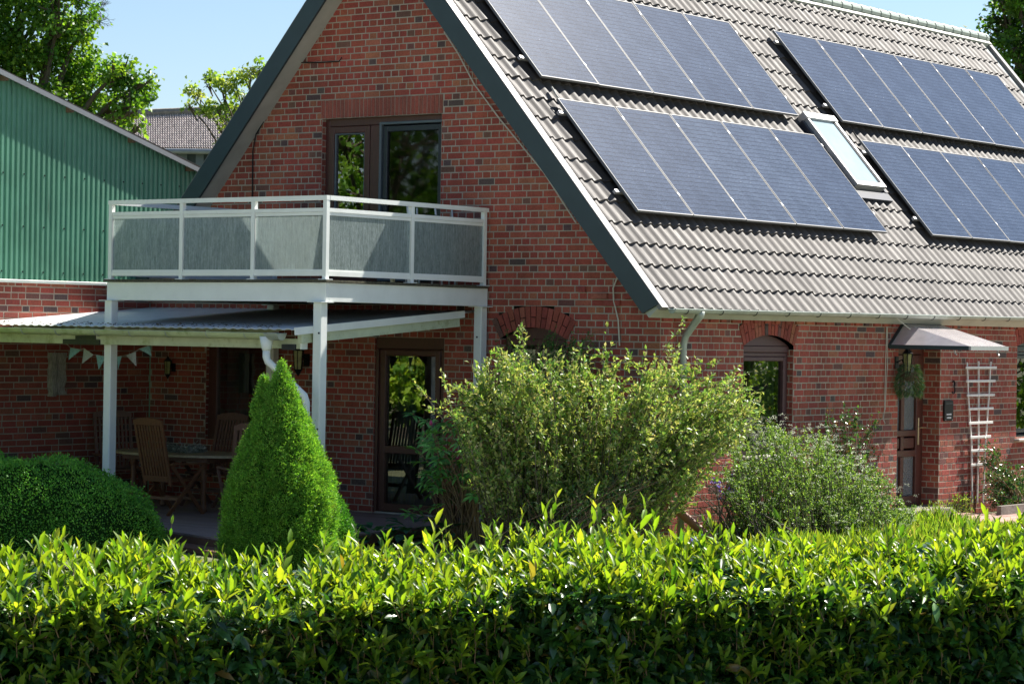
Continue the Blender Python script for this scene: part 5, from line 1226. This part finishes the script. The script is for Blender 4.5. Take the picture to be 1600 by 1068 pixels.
# ================================================================== TREES
def tree(name, label, base, lobes, n, leaf, colors, probs, group=None, trunk_r=0.22, dens=1.0, core=0.0):
    base = np.array(base, float); root = empty(name, tuple(base), label, "tree", group)
    cs = np.array([l[0] for l in lobes]); rs = np.array([l[1] for l in lobes]); top = cs.mean(0)
    fork = base+(top-base)*np.array([.3, .3, .55]); tm = MB()
    tm.tube([base, base*0.6+fork*0.4+np.array([.1, 0, 0]), fork], [trunk_r, trunk_r*0.8, trunk_r*0.62], 9, cap=False)
    for c, r_ in zip(cs, rs):
        tm.tube(curve_pts(fork-(fork-base)*random.uniform(0, .3), c, 0.3, 6), [trunk_r*.42, trunk_r*.34, trunk_r*.26, trunk_r*.2, trunk_r*.13, trunk_r*.07], 6, cap=False)
        for q in range(7):
            e = c+rdir(1)[0]*r_*0.95; tm.tube([c+(fork-c)*0.12*random.random(), (c+e)/2+rng.normal(size=3)*.1*r_, e], [trunk_r*.12, trunk_r*.07, trunk_r*.03], 4, cap=False)
    tm.build("trunk", M['bark'], root, keep=True, fix=False)
    wts = rs**2/ (rs**2).sum(); P = []; D = []; Cc = []
    for c, r_, w_ in zip(cs, rs, wts):
        k = max(40, int(n*w_)); nc = max(6, int(k/34)); u = rdir(nc); rad = r_*rng.uniform(0.45, 1.06, nc)**0.8; cc = c+u*rad[:, None]*np.array([1, 1, .85])
        m_ = k//nc; sig = max(0.16*r_**0.5, 0.10)
        p = np.repeat(cc, m_, axis=0)+rng.normal(size=(nc*m_, 3))*sig*np.array([1, 1, .7]); P.append(p); D.append(rng.normal(size=(nc*m_, 3))+np.repeat(u, m_, axis=0)*0.6-np.array([0, 0, .25]))
        Cc.append(np.repeat(colv(nc, colors, probs, .16), m_, axis=0))
    P = np.concatenate(P); D = np.concatenate(D); Cc = np.concatenate(Cc)*(1+rng.normal(0, .12, (len(P), 1))); n = len(P)
    L = leaf*rng.uniform(.65, 1.3, n); N = rng.normal(size=(n, 3))*.8+np.array([0, 0, 1.])
    leaves("crown", P, D, N, L, L*.72, np.clip(Cc, .004, 1), M['leaf_tree'], root, FOLD); return root
def plobes(lst, dep, jd=0.8):
    return [(gd(x, y, dep+random.uniform(-jd, jd)), r*dep/F) for x, y, r in lst]
GREEN = [(0.095, 0.22, 0.028), (0.15, 0.30, 0.04), (0.055, 0.14, 0.02), (0.20, 0.35, 0.05)]
tree("broadleaf_tree", "large dense broadleaf tree rising behind the green barn at the left", (*gd(20, 300, 62)[:2], -0.16),
     plobes([(35, 45, 85), (95, 20, 55), (110, 85, 50), (55, 130, 78), (128, 40, 26), (140, 140, 52), (185, 112, 30), (212, 135, 30), (228, 150, 18), (205, 165, 26), (172, 172, 32), (125, 185, 30), (-45, 80, 95), (20, -80, 120), (100, -50, 58), (-120, 0, 120), (-60, -120, 130), (70, 210, 40), (215, 200, 10), (195, 188, 14)], 62), 46000, 0.125, GREEN, [4, 4, 2.5, 1.5], trunk_r=0.4)
tree("young_tree", "slender tree with sparse pale leaves between the far house and the gable", (*gd(430, 300, 70)[:2], -0.16),
     plobes([(305, 145, 14), (325, 128, 14), (345, 138, 16), (365, 122, 14), (388, 120, 14), (405, 110, 14), (318, 165, 14), (340, 172, 12), (362, 165, 15), (385, 150, 16), (355, 195, 15), (372, 210, 16), (345, 222, 10), (415, 140, 20), (400, 180, 24), (440, 120, 24), (296, 165, 7)], 70), 3800, 0.115, [(0.20, 0.32, 0.08), (0.14, 0.25, 0.05), (0.30, 0.40, 0.14)], [3, 2, 1.5], trunk_r=0.16)
tree("dark_tree", "dark leafy tree rising beyond the far end of the tiled roof", (*gd(1640, 300, 66)[:2], -0.16),
     plobes([(1556, 45, 24), (1568, 18, 26), (1590, -10, 32), (1580, 75, 30), (1604, 110, 26), (1612, 55, 46), (1650, 90, 60), (1640, 0, 60), (1690, 60, 70), (1545, 62, 8), (1650, 170, 60), (1560, -30, 26)], 66), 15000, 0.13, [(0.07, 0.17, 0.02), (0.11, 0.24, 0.03), (0.03, 0.08, 0.015)], [4, 3, 3], trunk_r=0.3)
bt = empty("bare_tree", tuple(gd(110, 300, 64)), "leafless twiggy branches reaching out of the crown at the top left", "tree")
f = MB()
def twig(p, d, l, r_, k):
    q = p+d*l; f.tube([p, (p+q)/2+rng.normal(size=3)*l*.05, q], [r_, r_*.8, r_*.55], 4, cap=False)
    if k:
        for _ in range(3): twig(q-(q-p)*random.uniform(0, .5), unit((d+rng.normal(size=3)*.38+np.array([.0, .0, .05]))[None])[0], l*random.uniform(.5, .75), r_*.55, k-1)
for s0, e0 in (((100, -20), (165, 30)), ((110, 40), (170, 12)), ((105, 10), (150, -10))):
    a, b_ = gd(*s0, 63), gd(*e0, 63); twig(a, (b_-a)/np.linalg.norm(b_-a), np.linalg.norm(b_-a)*.55, .03, 4)
f.build("trunk", M['bark'], bt, keep=True, fix=False)
# trees across the street and beyond the garden, seen only mirrored in the window panes
def wtree(label, x, y, h, r_, n, leaf=.15):
    lb = [(np.array([x+rng.normal()*r_*.5, y+rng.normal()*r_*.5, rng.uniform(.28*h, h-r_*.4)]), r_*rng.uniform(.4, .62)) for _ in range(12)]
    tree("street_tree", label, (x, y, -.16), lb, n, leaf, GREEN, [3, 4, 2, 2.5], "trees reflected in the windows")
tree("laurel_tree", "dense laurel left of the picture mirrored in the terrace door", (-8.0, -5.1, -.16), [(np.array([-8.05+dx, -5.05+dy, z]), r_) for dx, dy, z, r_ in ((0, 0, 1.35, .50), (-.5, .25, 1.4, .45), (.5, -.25, 1.4, .45), (0, 0, 2.0, .6), (-.6, .3, 2.2, .55), (.55, -.25, 2.2, .55), (0, 0, 2.8, .6), (-.5, .3, 2.9, .5), (.5, -.2, 2.9, .5))], 7000, .13, [(0.30, 0.46, 0.05), (0.40, 0.55, 0.08), (0.12, 0.26, 0.03)], [4, 3, 1.5], trunk_r=.08)
wtree("broad leafy tree left of the picture mirrored in the balcony window", -12.5, -9.6, 7.6, 3.6, 9000)
wtree("tall leafy tree far left of the picture behind the mirrored one", -21, -21, 13, 6, 8000, .22)
tree("garden_tree", "low branching leafy tree right of the picture mirrored in the long wall windows", (9.2, 17.2, -.16), [(np.array([9.2+dx, 17.2+dy, z]), r_) for dx, dy, z, r_ in ((0, 0, 1.2, 1.3), (-2.0, -.6, 1.4, 1.3), (2.0, .6, 1.5, 1.3), (-1, 0, 3.0, 1.6), (1.3, .3, 3.2, 1.6), (0, 0, 4.8, 1.6), (-3.4, -1, 1.6, 1.2), (3.4, 1, 1.6, 1.2), (0, 0, 6.2, 1.2))], 14000, .15, GREEN, [3, 4, 2, 2.5])

tree("garden_tree", "wide leafy tree far right of the picture mirrored in the window beside the trellis", (10.5, 27.5, -.16), [(np.array([10.5+dx, 27.5+dy, z]), r_) for dx, dy, z, r_ in ((0, 0, 1.3, 1.6), (-2.4, -.8, 1.5, 1.6), (2.4, .8, 1.6, 1.6), (-1, 0, 3.4, 1.9), (1.3, .3, 3.6, 1.9), (0, 0, 5.4, 1.9), (-4.4, -1.4, 1.8, 1.6), (4.4, 1.4, 1.8, 1.6))], 9000, .2, GREEN, [3, 4, 2, 2.5])
# ================================================================== GARDEN FURNITURE
def chair_proto():
    root = empty("garden_chair")
    def P(x, z, y): return (x, y, z)
    # seat faces -y locally, back at +y leaning
    f = MB()
    for i in range(9): f.box((-.24, -.24+i*.053, .43), (.24, -.24+i*.053+.042, .448))
    f.bbox((-.26, -.26, .415), (-.241, .24, .452)); f.bbox((.241, -.26, .415), (.26, .24, .452)); f.build("seat", M['teak'], root)
    f = MB(); lean = math.radians(13)
    def B(x, t, o=0): return Vector((x, .22+math.sin(lean)*t+o*math.cos(lean), .40+math.cos(lean)*t-o*math.sin(lean)))
    for i in range(8):
        x = -.178+i*.051; f.obox(B(x, .06), B(x, .74), .030, .014, (0, 1, 0))
    f.obox(B(-.235, -.04), B(-.245, .80), .042, .026, (0, 1, 0)); f.obox(B(.235, -.04), B(.245, .80), .042, .026, (0, 1, 0))
    f.obox(B(-.213, .05), B(.213, .05), .03, .07, (0, .2, 1))
    pts = [(-.265, .74), (.265, .74), (.265, .79), (.18, .822), (0, .838), (-.18, .822), (-.265, .79)]
    V = [B(x, t, -.014) for x, t in pts]+[B(x, t, .016) for x, t in pts]; n = len(pts); f.add(V, [list(range(n)), list(range(n, 2*n))[::-1]]+[[i, i+n, (i+1) % n+n, (i+1) % n] for i in range(n)])
    f.build("backrest", M['teak'], root)
    for sx in (-1, 1):
        f = MB(); x = sx*.275; f.obox((x, -.30, 0), (x, .24, .62), .026, .045, (0, 1, 0)); f.build("leg", M['teak'], root)
        f = MB(); x = sx*.305; f.obox((x, .32, 0), (x, -.27, .62), .026, .045, (0, 1, 0)); f.build("leg", M['teak'], root)
        f = MB(); f.bbox((sx*.29-.028, -.31, .625), (sx*.29+.028, .26, .648), .006); f.build("armrest", M['teak'], root)
    f = MB(); f.obox((-.28, -.12, .20), (.28, -.12, .20), .022, .035); f.obox((-.28, .12, .20), (.28, .12, .20), .022, .035); f.build("stretcher", M['teak'], root)
    return root
cp = chair_proto()
chairs = [((-5.93, -2.10, 0), 176, "slatted teak garden chair with its tall back to the hedge, nearest the spruce"),
          ((-6.62, -0.62, 0), 2, "slatted dark wooden chair against the patio window behind the table"),
          ((-7.80, -1.15, 0), 62, "slatted dark wooden chair in the patio corner behind the white post"),
          ((-4.50, -2.25, 0), 236, "reddish wooden chair half hidden behind the large conical spruce")]
for i, (loc, a, lab) in enumerate(chairs):
    o = cp if i == 0 else copy_tree(cp)
    if i:
        for ch in o.children:
            ch.data = ch.data.copy() if False else ch.data
            ch.material_slots[0].link = 'OBJECT'; ch.material_slots[0].material = M['darkteak']
    o.location = loc; o.rotation_euler = (0, 0, R(a)); tag(o, lab, "chair", "wooden chairs round the patio table")
tb = empty("garden_table", (-6.35, -1.45, 0), "oval weathered wooden patio table with turned legs", "table")
f = MB(); n = 40
for i in range(9):
    y0, y1 = -.60+i*.1335, -.60+(i+1)*.1335-.006
    def hw(y): return 1.08*math.sqrt(max(0, 1-(y/.625)**2))
    pts = [(-hw(y0), y0), (hw(y0), y0), (hw((y0+y1)/2), (y0+y1)/2), (hw(y1), y1), (-hw(y1), y1), (-hw((y0+y1)/2), (y0+y1)/2)]
    f.prism(pts, 2, .705, .735)
f.build("tabletop", M['tabletop'], tb)
f = MB(); f.box((-.75, -.35, .64), (.75, -.32, .704)); f.box((-.75, .32, .64), (.75, .35, .704)); f.box((-.75, -.319, .64), (-.72, .319, .704)); f.box((.72, -.319, .64), (.75, .319, .704)); f.build("apron", M['darkteak'], tb)
for sx in (-1, 1):
    for sy in (-1, 1):
        f = MB(); f.lathe([(.05, .64), (.05, .60), (.034, .55), (.038, .3), (.034, .12), (.048, .02), (.02, 0)], (sx*.62, sy*.27, 0), 12); f.build("leg", M['teak'], tb)
wr = empty("wreath", (-6.35, -1.40, .735), "grey dried twig wreath lying on the patio table", "wreath"); n = 1500; t = rng.uniform(0, 2*math.pi, n)
P = np.stack([-6.35+(.20+rng.normal(0, .035, n))*np.cos(t), -1.40+(.20+rng.normal(0, .035, n))*np.sin(t), .775+rng.normal(0, .024, n)], 1); tn = np.stack([-np.sin(t), np.cos(t), np.zeros(n)], 1)
leaves("twigs", P, tn+rng.normal(size=(n, 3))*.6, rng.normal(size=(n, 3)), .06, .012, colv(n, [(.34, .36, .33), (.20, .22, .19), (.46, .47, .42)], [2, 2, 1], .1), M['wreath'], wr, KITE)

# ================================================================== THINGS ON THE WALLS
def lantern(label, p, nrm, s_=1.0, style=0):
    """wall lantern whose back plate sits at p on a wall with outward normal nrm"""
    root = empty("wall_lantern", tuple(p), label, "lantern"); p = np.array(p, float); nrm = np.array(nrm, float); sd = np.cross([0, 0, 1], nrm)
    f = MB(); f.obox(p+nrm*.004, p+nrm*.018, .07*s_, .12*s_); c = p+nrm*.13*s_
    f.tube([p+nrm*.01, p+nrm*.07*s_+np.array([0, 0, .03*s_]), c+np.array([0, 0, (.12 if style == 0 else -.10)*s_])], .008*s_, 8); f.build("bracket", M['black'], root, keep=True)
    f = MB(); f.lathe([(.004, .17*s_), (.012*s_, .15*s_), (.055*s_, .10*s_), (.062*s_, .095*s_), (.05*s_, .088*s_)], c, 6); f.lathe([(.03*s_, -.115*s_), (.045*s_, -.09*s_), (.004, -.16*s_), (.03*s_, -.115*s_)], c, 6)
    for k_ in range(6):
        a = 2*math.pi*k_/6; u = np.array([math.cos(a), math.sin(a), 0]); f.tube([c+u*.054*s_+np.array([0, 0, .09*s_]), c+u*.038*s_+np.array([0, 0, -.1*s_])], .004*s_, 4)
    f.build("cage", M['black'], root, keep=True)
    f = MB(); f.lathe([(.047*s_, .088*s_), (.033*s_, -.098*s_)], c, 6); f.build("lantern_pane", M['warmglass'], root, keep=True)
lantern("small black wall lantern left of the patio window", gy(272, 574, -.001), (0, -1, 0), .95)
lantern("larger black lantern with pointed foot on the wall behind the balcony corner post", gy(480, 562, -.001), (0, -1, 0), 1.35)
lp = gx(1400, 566, .001); lantern("black lantern with clear panes beside the front door under the canopy", lp, (1, 0, 0), 1.35, 1)
# hanging plant
hb = empty("hanging_plant", tuple(gx(1422, 590, .2)), "hanging basket with long drooping grey green leaves by the front door", "hanging plant"); c = gx(1421, 585, .22)
f = MB(); f.lathe([(.02, -.10), (.09, -.07), (.12, 0), (.125, .03), (.11, .03), (.01, .0)], c, 14); f.build("basket", M['bark'], hb, keep=True)
f = MB(); [f.tube([c+np.array([math.cos(a)*.115, math.sin(a)*.115, .03]), c+np.array([0, 0, .40])], .0025, 4) for a in (0, 2.1, 4.2)]; f.tube([c+np.array([0, 0, .40]), (c[0], c[1], 2.235)], .004, 4); f.build("chain", M['black'], hb, keep=True)
n = 1500; t = rng.uniform(0, 6.28, n); v = rng.random(n); P = c+np.stack([np.cos(t)*(.07+.09*np.sin(v*2.6)), np.sin(t)*(.07+.09*np.sin(v*2.6)), .14-.42*v], 1)
leaves("foliage", P, np.stack([np.cos(t), np.sin(t), -.1-1.3*v+rng.normal(0, .3, n)], 1), rng.normal(size=(n, 3)), rng.uniform(.05, .10, n), .010, colv(n, [(.07, .15, .07), (.12, .20, .10), (.17, .16, .08)], [4, 2, 1], .15), M['leaf_box'], hb, KITE)
# bunting
bn = empty("bunting", tuple(gy(170, 560, -2.8)), "string of blue and grey triangular cloth pennants hung below the canopy beam", "bunting")
flags = [((107, 543), (126, 548), (106, 553), 0), None]
FL = [((110, 543), (127, 546), (107, 562), 0), ((131, 544), (146, 554), (128, 568), 1), ((150, 554), (166, 557), (154, 577), 0), ((183, 557), (190, 556), (184, 578), 0), ((197, 555), (212, 549), (213, 572), 1), ((217, 545), (233, 540), (237, 556), 0)]
cp_ = []
for a, b_, c_, kf in FL:
    A_, B__, C_ = [gy(q[0], q[1], -2.8) for q in (a, b_, c_)]; cp_ += [A_, B__]; f = MB(); off = np.array([0, .004, 0])
    m1 = (A_+B__+C_)/3+np.array([0, -.012, 0]); f.add([A_, B__, C_, m1, A_+off, B__+off, C_+off, m1+off], [(0, 1, 3), (1, 2, 3), (2, 0, 3), (5, 4, 7), (6, 5, 7), (4, 6, 7)]); f.build("pennant", M['fabric_blue'] if kf == 0 else M['fabric_grey'], bn, keep=True)
f = MB(); f.tube([gy(104, 537, -2.8)]+cp_+[gy(238, 534, -2.8)], .003, 5); f.build("cord", M['fabric_grey'], bn, keep=True)
# driftwood board on the left patio wall
a = gx(95, 552, XB+.03); f = MB(); nseg = 10; y0, y1 = -1.915, -1.635
for k_ in range(2):
    ya = y0 if k_ == 0 else -1.80; yb = -1.803 if k_ == 0 else y1; vs = []
    for i in range(nseg+1):
        z = 1.40+.58*i/nseg; w_ = .012*math.sin(i*1.9+k_); dp_ = .07+.015*math.sin(i*1.3+2*k_); zz = z+(.02*k_ if i == 0 else 0)
        vs += [(XB+.008, ya+w_*(k_ == 0), zz), (XB+dp_, ya+.02+w_*(k_ == 0), zz), (XB+dp_+.01, yb-.02+w_*(k_ == 1), zz), (XB+.008, yb+w_*(k_ == 1), zz)]
    f.add(vs, [(4*i+j, 4*i+(j+1) % 4, 4*i+4+(j+1) % 4, 4*i+4+j) for i in range(nseg) for j in range(4)]+[(0, 1, 2, 3), (4*nseg, 4*nseg+1, 4*nseg+2, 4*nseg+3)])
tag(f.build("driftwood_board", M['drift']), "weathered grey driftwood board hung on the left patio wall", "wood decor")
# trellis
tr = empty("trellis", tuple(gx(1530, 650, .04)), "white wooden fan trellis on the wall right of the front door", "trellis"); X_ = .045
zs = [gx(1530, 574, X_)[2], gx(1530, 595, X_)[2], gx(1530, 617, X_)[2], gx(1530, 638, X_)[2], gx(1530, 660, X_)[2], gx(1530, 682, X_)[2], gx(1530, 703, X_)[2], gx(1530, 725, X_)[2]]
L_ = [gx(x, y, X_)[1] for x, y in ((1507, 574), (1508, 595), (1509, 617), (1511, 638), (1512, 660), (1514, 682), (1515, 703), (1515, 725))]; Rr_ = [gx(x, y, X_)[1] for x, y in ((1555, 574), (1553, 595), (1552, 617), (1550, 638), (1549, 660), (1546, 682), (1544, 703), (1542, 725))]
for z, a, b_ in zip(zs, L_, Rr_): f = MB(); f.bbox((X_+.012, a, z-.018), (X_+.028, b_, z+.018), .003); f.build("slat", M['trellis'], tr, keep=True)
for pts in (((1511, 566), (1513, 620), (1518, 690), (1519, 785)), ((1529, 564), (1529, 690), (1527, 785)), ((1548, 565), (1545, 620), (1540, 690), (1536, 785))):
    q = [gx(x, y, X_) for x, y in pts]; f = MB()
    for a, b_ in zip(q[:-1], q[1:]): f.obox(a, b_, .016, .026, (0, 1, 0))
    f.build("stake", M['trellis'], tr, keep=True)
# sign board with two lines of small white lettering
sb = empty("letter_plate", tuple(gx(1479, 640, .02)), "narrow black letter plate with small white name lines on the wall right of the door", "sign")
a = gx(1473, 625, .0); b_ = gx(1486, 657, .0); f = MB(); f.bbox((.008, a[1], b_[2]), (.035, b_[1], a[2]), .006); f.build("plate", M['black'], sb, keep=True)
f = MB(); W_ = b_[1]-a[1]
for zz, hh, n_, s0 in ((.68, .022, 6, .22), (.84, .022, 6, .25)):
    z = a[2]-(a[2]-b_[2])*zz; yy = a[1]+W_*s0
    for q in range(n_): w_ = W_*random.uniform(.055, .085); h2 = hh*random.uniform(.75, 1.1); f.box((.0352, yy, z-h2/2), (.037, yy+w_, z+h2/2)); yy += w_+.006
for (uy, uz) in ((.12, .95), (.88, .95)): f.tube([(.035, a[1]+W_*uy, a[2]-(a[2]-b_[2])*uz), (.039, a[1]+W_*uy, a[2]-(a[2]-b_[2])*uz)], .006, 8)
f.build("lettering", M['letter'], sb, keep=True); f = MB(); f.box((.0352, a[1]+W_*.1, a[2]-.05), (.0385, b_[1]-W_*.1, a[2]-.044)); f.build("slot", M['screenframe'], sb, keep=True)
# house number 3
c = gx(1490, 604, .03); f = MB(); pts = []
for cz_, r_ in ((.045, .042), (-.045, .05)):
    a0, a1 = (150, -80) if cz_ > 0 else (80, -150)
    pts += [(c[0], c[1]+math.cos(R(t))*r_*.8, c[2]+cz_+math.sin(R(t))*r_) for t in np.linspace(a0, a1, 9)]
f.tube(pts, .011, 6); tag(f.build("house_number", M['black']), "dark metal house number 3 on the wall above the letter plate", "number")
# door canopy
dc = empty("door_canopy", (0.6, 6.5, 2.3), "hipped clear acrylic canopy with a dark grey frame over the front door", "canopy")
XO = 1.22; zA = 2.235; yL = gx(1387, 541, 0.0)[1]; yR = gx(1572, 538, XO)[1]; xT = .22; tL = gx(1432, 514, xT); tR = gx(1490, 514, xT); zT = tL[2]
f = MB(); f.obox((0.03, yL, zA), (XO, yL, zA), .03, .055); f.build("side_bar", M['slate'], dc, keep=True)
f = MB(); f.obox((0.03, yR, zA), (XO, yR, zA), .03, .055); f.build("side_bar", M['slate'], dc, keep=True)
f = MB(); f.obox((XO+.016, yL-.015, zA), (XO+.016, yR+.015, zA), .03, .055); f.build("front_bar", M['alu'], dc, keep=True)  # paler metal than the side bars, imitates sunlight on this bar
wt0 = gx(1411, 508, .03); wt1 = gx(1468, 513, .03)
f = MB(); f.obox((.03, yL, zA), (.03, wt0[1], wt0[2]), .05, .05, (1, 0, 0)); f.obox((.03, wt0[1], wt0[2]), (.03, wt1[1], wt0[2]), .05, .06, (1, 0, 0)); f.obox((.03, wt1[1], wt0[2]), (.03, yR, zA), .05, .05, (1, 0, 0)); f.build("wall_frame", M['slate'], dc, keep=True)
A0, B0, C0, D0_ = np.array([.05, yL, zA+.03]), np.array([XO, yL, zA+.03]), np.array([XO, yR, zA+.03]), np.array([.05, yR, zA+.03]); T0, T1 = np.array([.06, wt0[1], wt0[2]+.02]), np.array([.06, wt1[1], wt0[2]+.02])
f = MB(); f.add([A0, B0, C0, D0_, T0, T1], [(0, 1, 4), (1, 2, 5, 4), (2, 3, 5)]); ao = f.build("acrylic_roof", M['acryl'], dc, keep=True); md = ao.modifiers.new("t", 'SOLIDIFY'); md.thickness = .005
f = MB(); f.tube([(1.0, yL+.02, zA-.03), (1.0, yL+.02, zA-.07), (1.03, yL+.02, zA-.09)], .012, 6); f.tube([(1.1, yR, zA-.03), (1.1, yR-.02, zA-.07), (1.13, yR-.03, zA-.10)], .014, 6); f.build("drain_hook", M['alu'], dc, keep=True)
# stay wire and cables
f = MB(); f.tube([gx(1393, 491, .28), gx(1422, 514, .3)], .006, 5); tag(f.build("stay_wire", M['cable']), "thin silver wire from the gutter to the door canopy", "wire")
f = MB(); f.tube([(.02, gx(1384, 496)[1], 2.62), gx(1384, 560, .02), gx(1382, 640, .03), gx(1380, 655, .04), gx(1383, 661, .06)], .006, 6); f.tube([gx(1386, 497, .025), gx(1387, 560, .025), gx(1383, 640, .025)], .005, 6); tag(f.build("cable", M['cable']), "thin white double cable hanging down the wall left of the front door", "cable")
f = MB(); f.tube([gy(694, 50, -.02), gy(716, 84, -.05), gy(740, 130, -.04), gy(780, 185, -.04), gy(850, 270, -.05), gy(900, 348, -.04)], .009, 6)
f.tube([gy(965, 432, -.03), gy(958, 450, -.05), gy(959, 470, -.03), gy(966, 500, -.03), gy(968, 540, -.03)], .009, 6); tag(f.build("cable", M['cable']), "pale cable running down the gable under the right verge board", "cable")
f = MB(); f.tube([gy(412, 190, -.02), gy(400, 210, -.03), gy(395, 235, -.02), gy(394, 310, -.02)], .008, 6); tag(f.build("cable", M['black']), "black cable down the gable wall left of the balcony window", "cable")
f = MB(); f.tube([gy(468, 98, -.02), gy(500, 98, -.03), gy(530, 96, -.03), gy(534, 90, -.05)], .008, 6); tag(f.build("cable", M['black']), "short dark horizontal cable high on the gable brickwork", "cable")
# leaning pole
f = MB(); a, b_ = gx(1040, 780, .6), gx(1118, 848, 1.0); f.tube([a, b_, b_+(b_-a)*.15], .05, 14); tag(f.build("leaning_pole", M['terracotta'], smooth=True), "thick rusty brown pole leaning in the bed behind the hedge", "pole")
# folded recliners on the balcony
def folded_chair(label, x, y, ang):
    root = empty("folding_recliner", (x, y, 2.914), label, "folding chair", "folded recliners leaning on the balcony", rz=R(ang))
    f = MB()
    for sx in (-.24, .24): f.tube([(sx, -.02, 0), (sx, .05, .55), (sx*.98, .12, .96)], .014, 8); f.tube([(sx*.92, .14, 0), (sx*.92, .09, .5), (sx*.9, .05, .85)], .012, 8)
    f.build("tube_frame", M['alu'], root)
    f = MB(); f.box((-.225, .03, .12), (.225, .05, .86)); f.build("sling", M['pot'], root)
    for z in (.25, .7): f = MB(); f.tube([(-.24, .06, z), (.24, .06, z)], .010, 6); f.build("crossbar", M['alu'], root)
folded_chair("silver framed folded recliner with dark fabric behind the right glass panel", -2.95, -.75, 82)
folded_chair("tilted silver framed folded recliner standing next to the wall on the balcony", -3.15, -.30, 60)
f = MB(); f.lathe([(.001, 0), (.03, 0), (.028, .3), (.02, .33), (.001, .34)], (-3.0, -1.35, 2.914), 12); tag(f.build("candle_holder", simple("yellow_wax", (.62, .58, .36), .6, bmp=0)), "tall pale yellow candle on the balcony floor behind the glass", "candle")
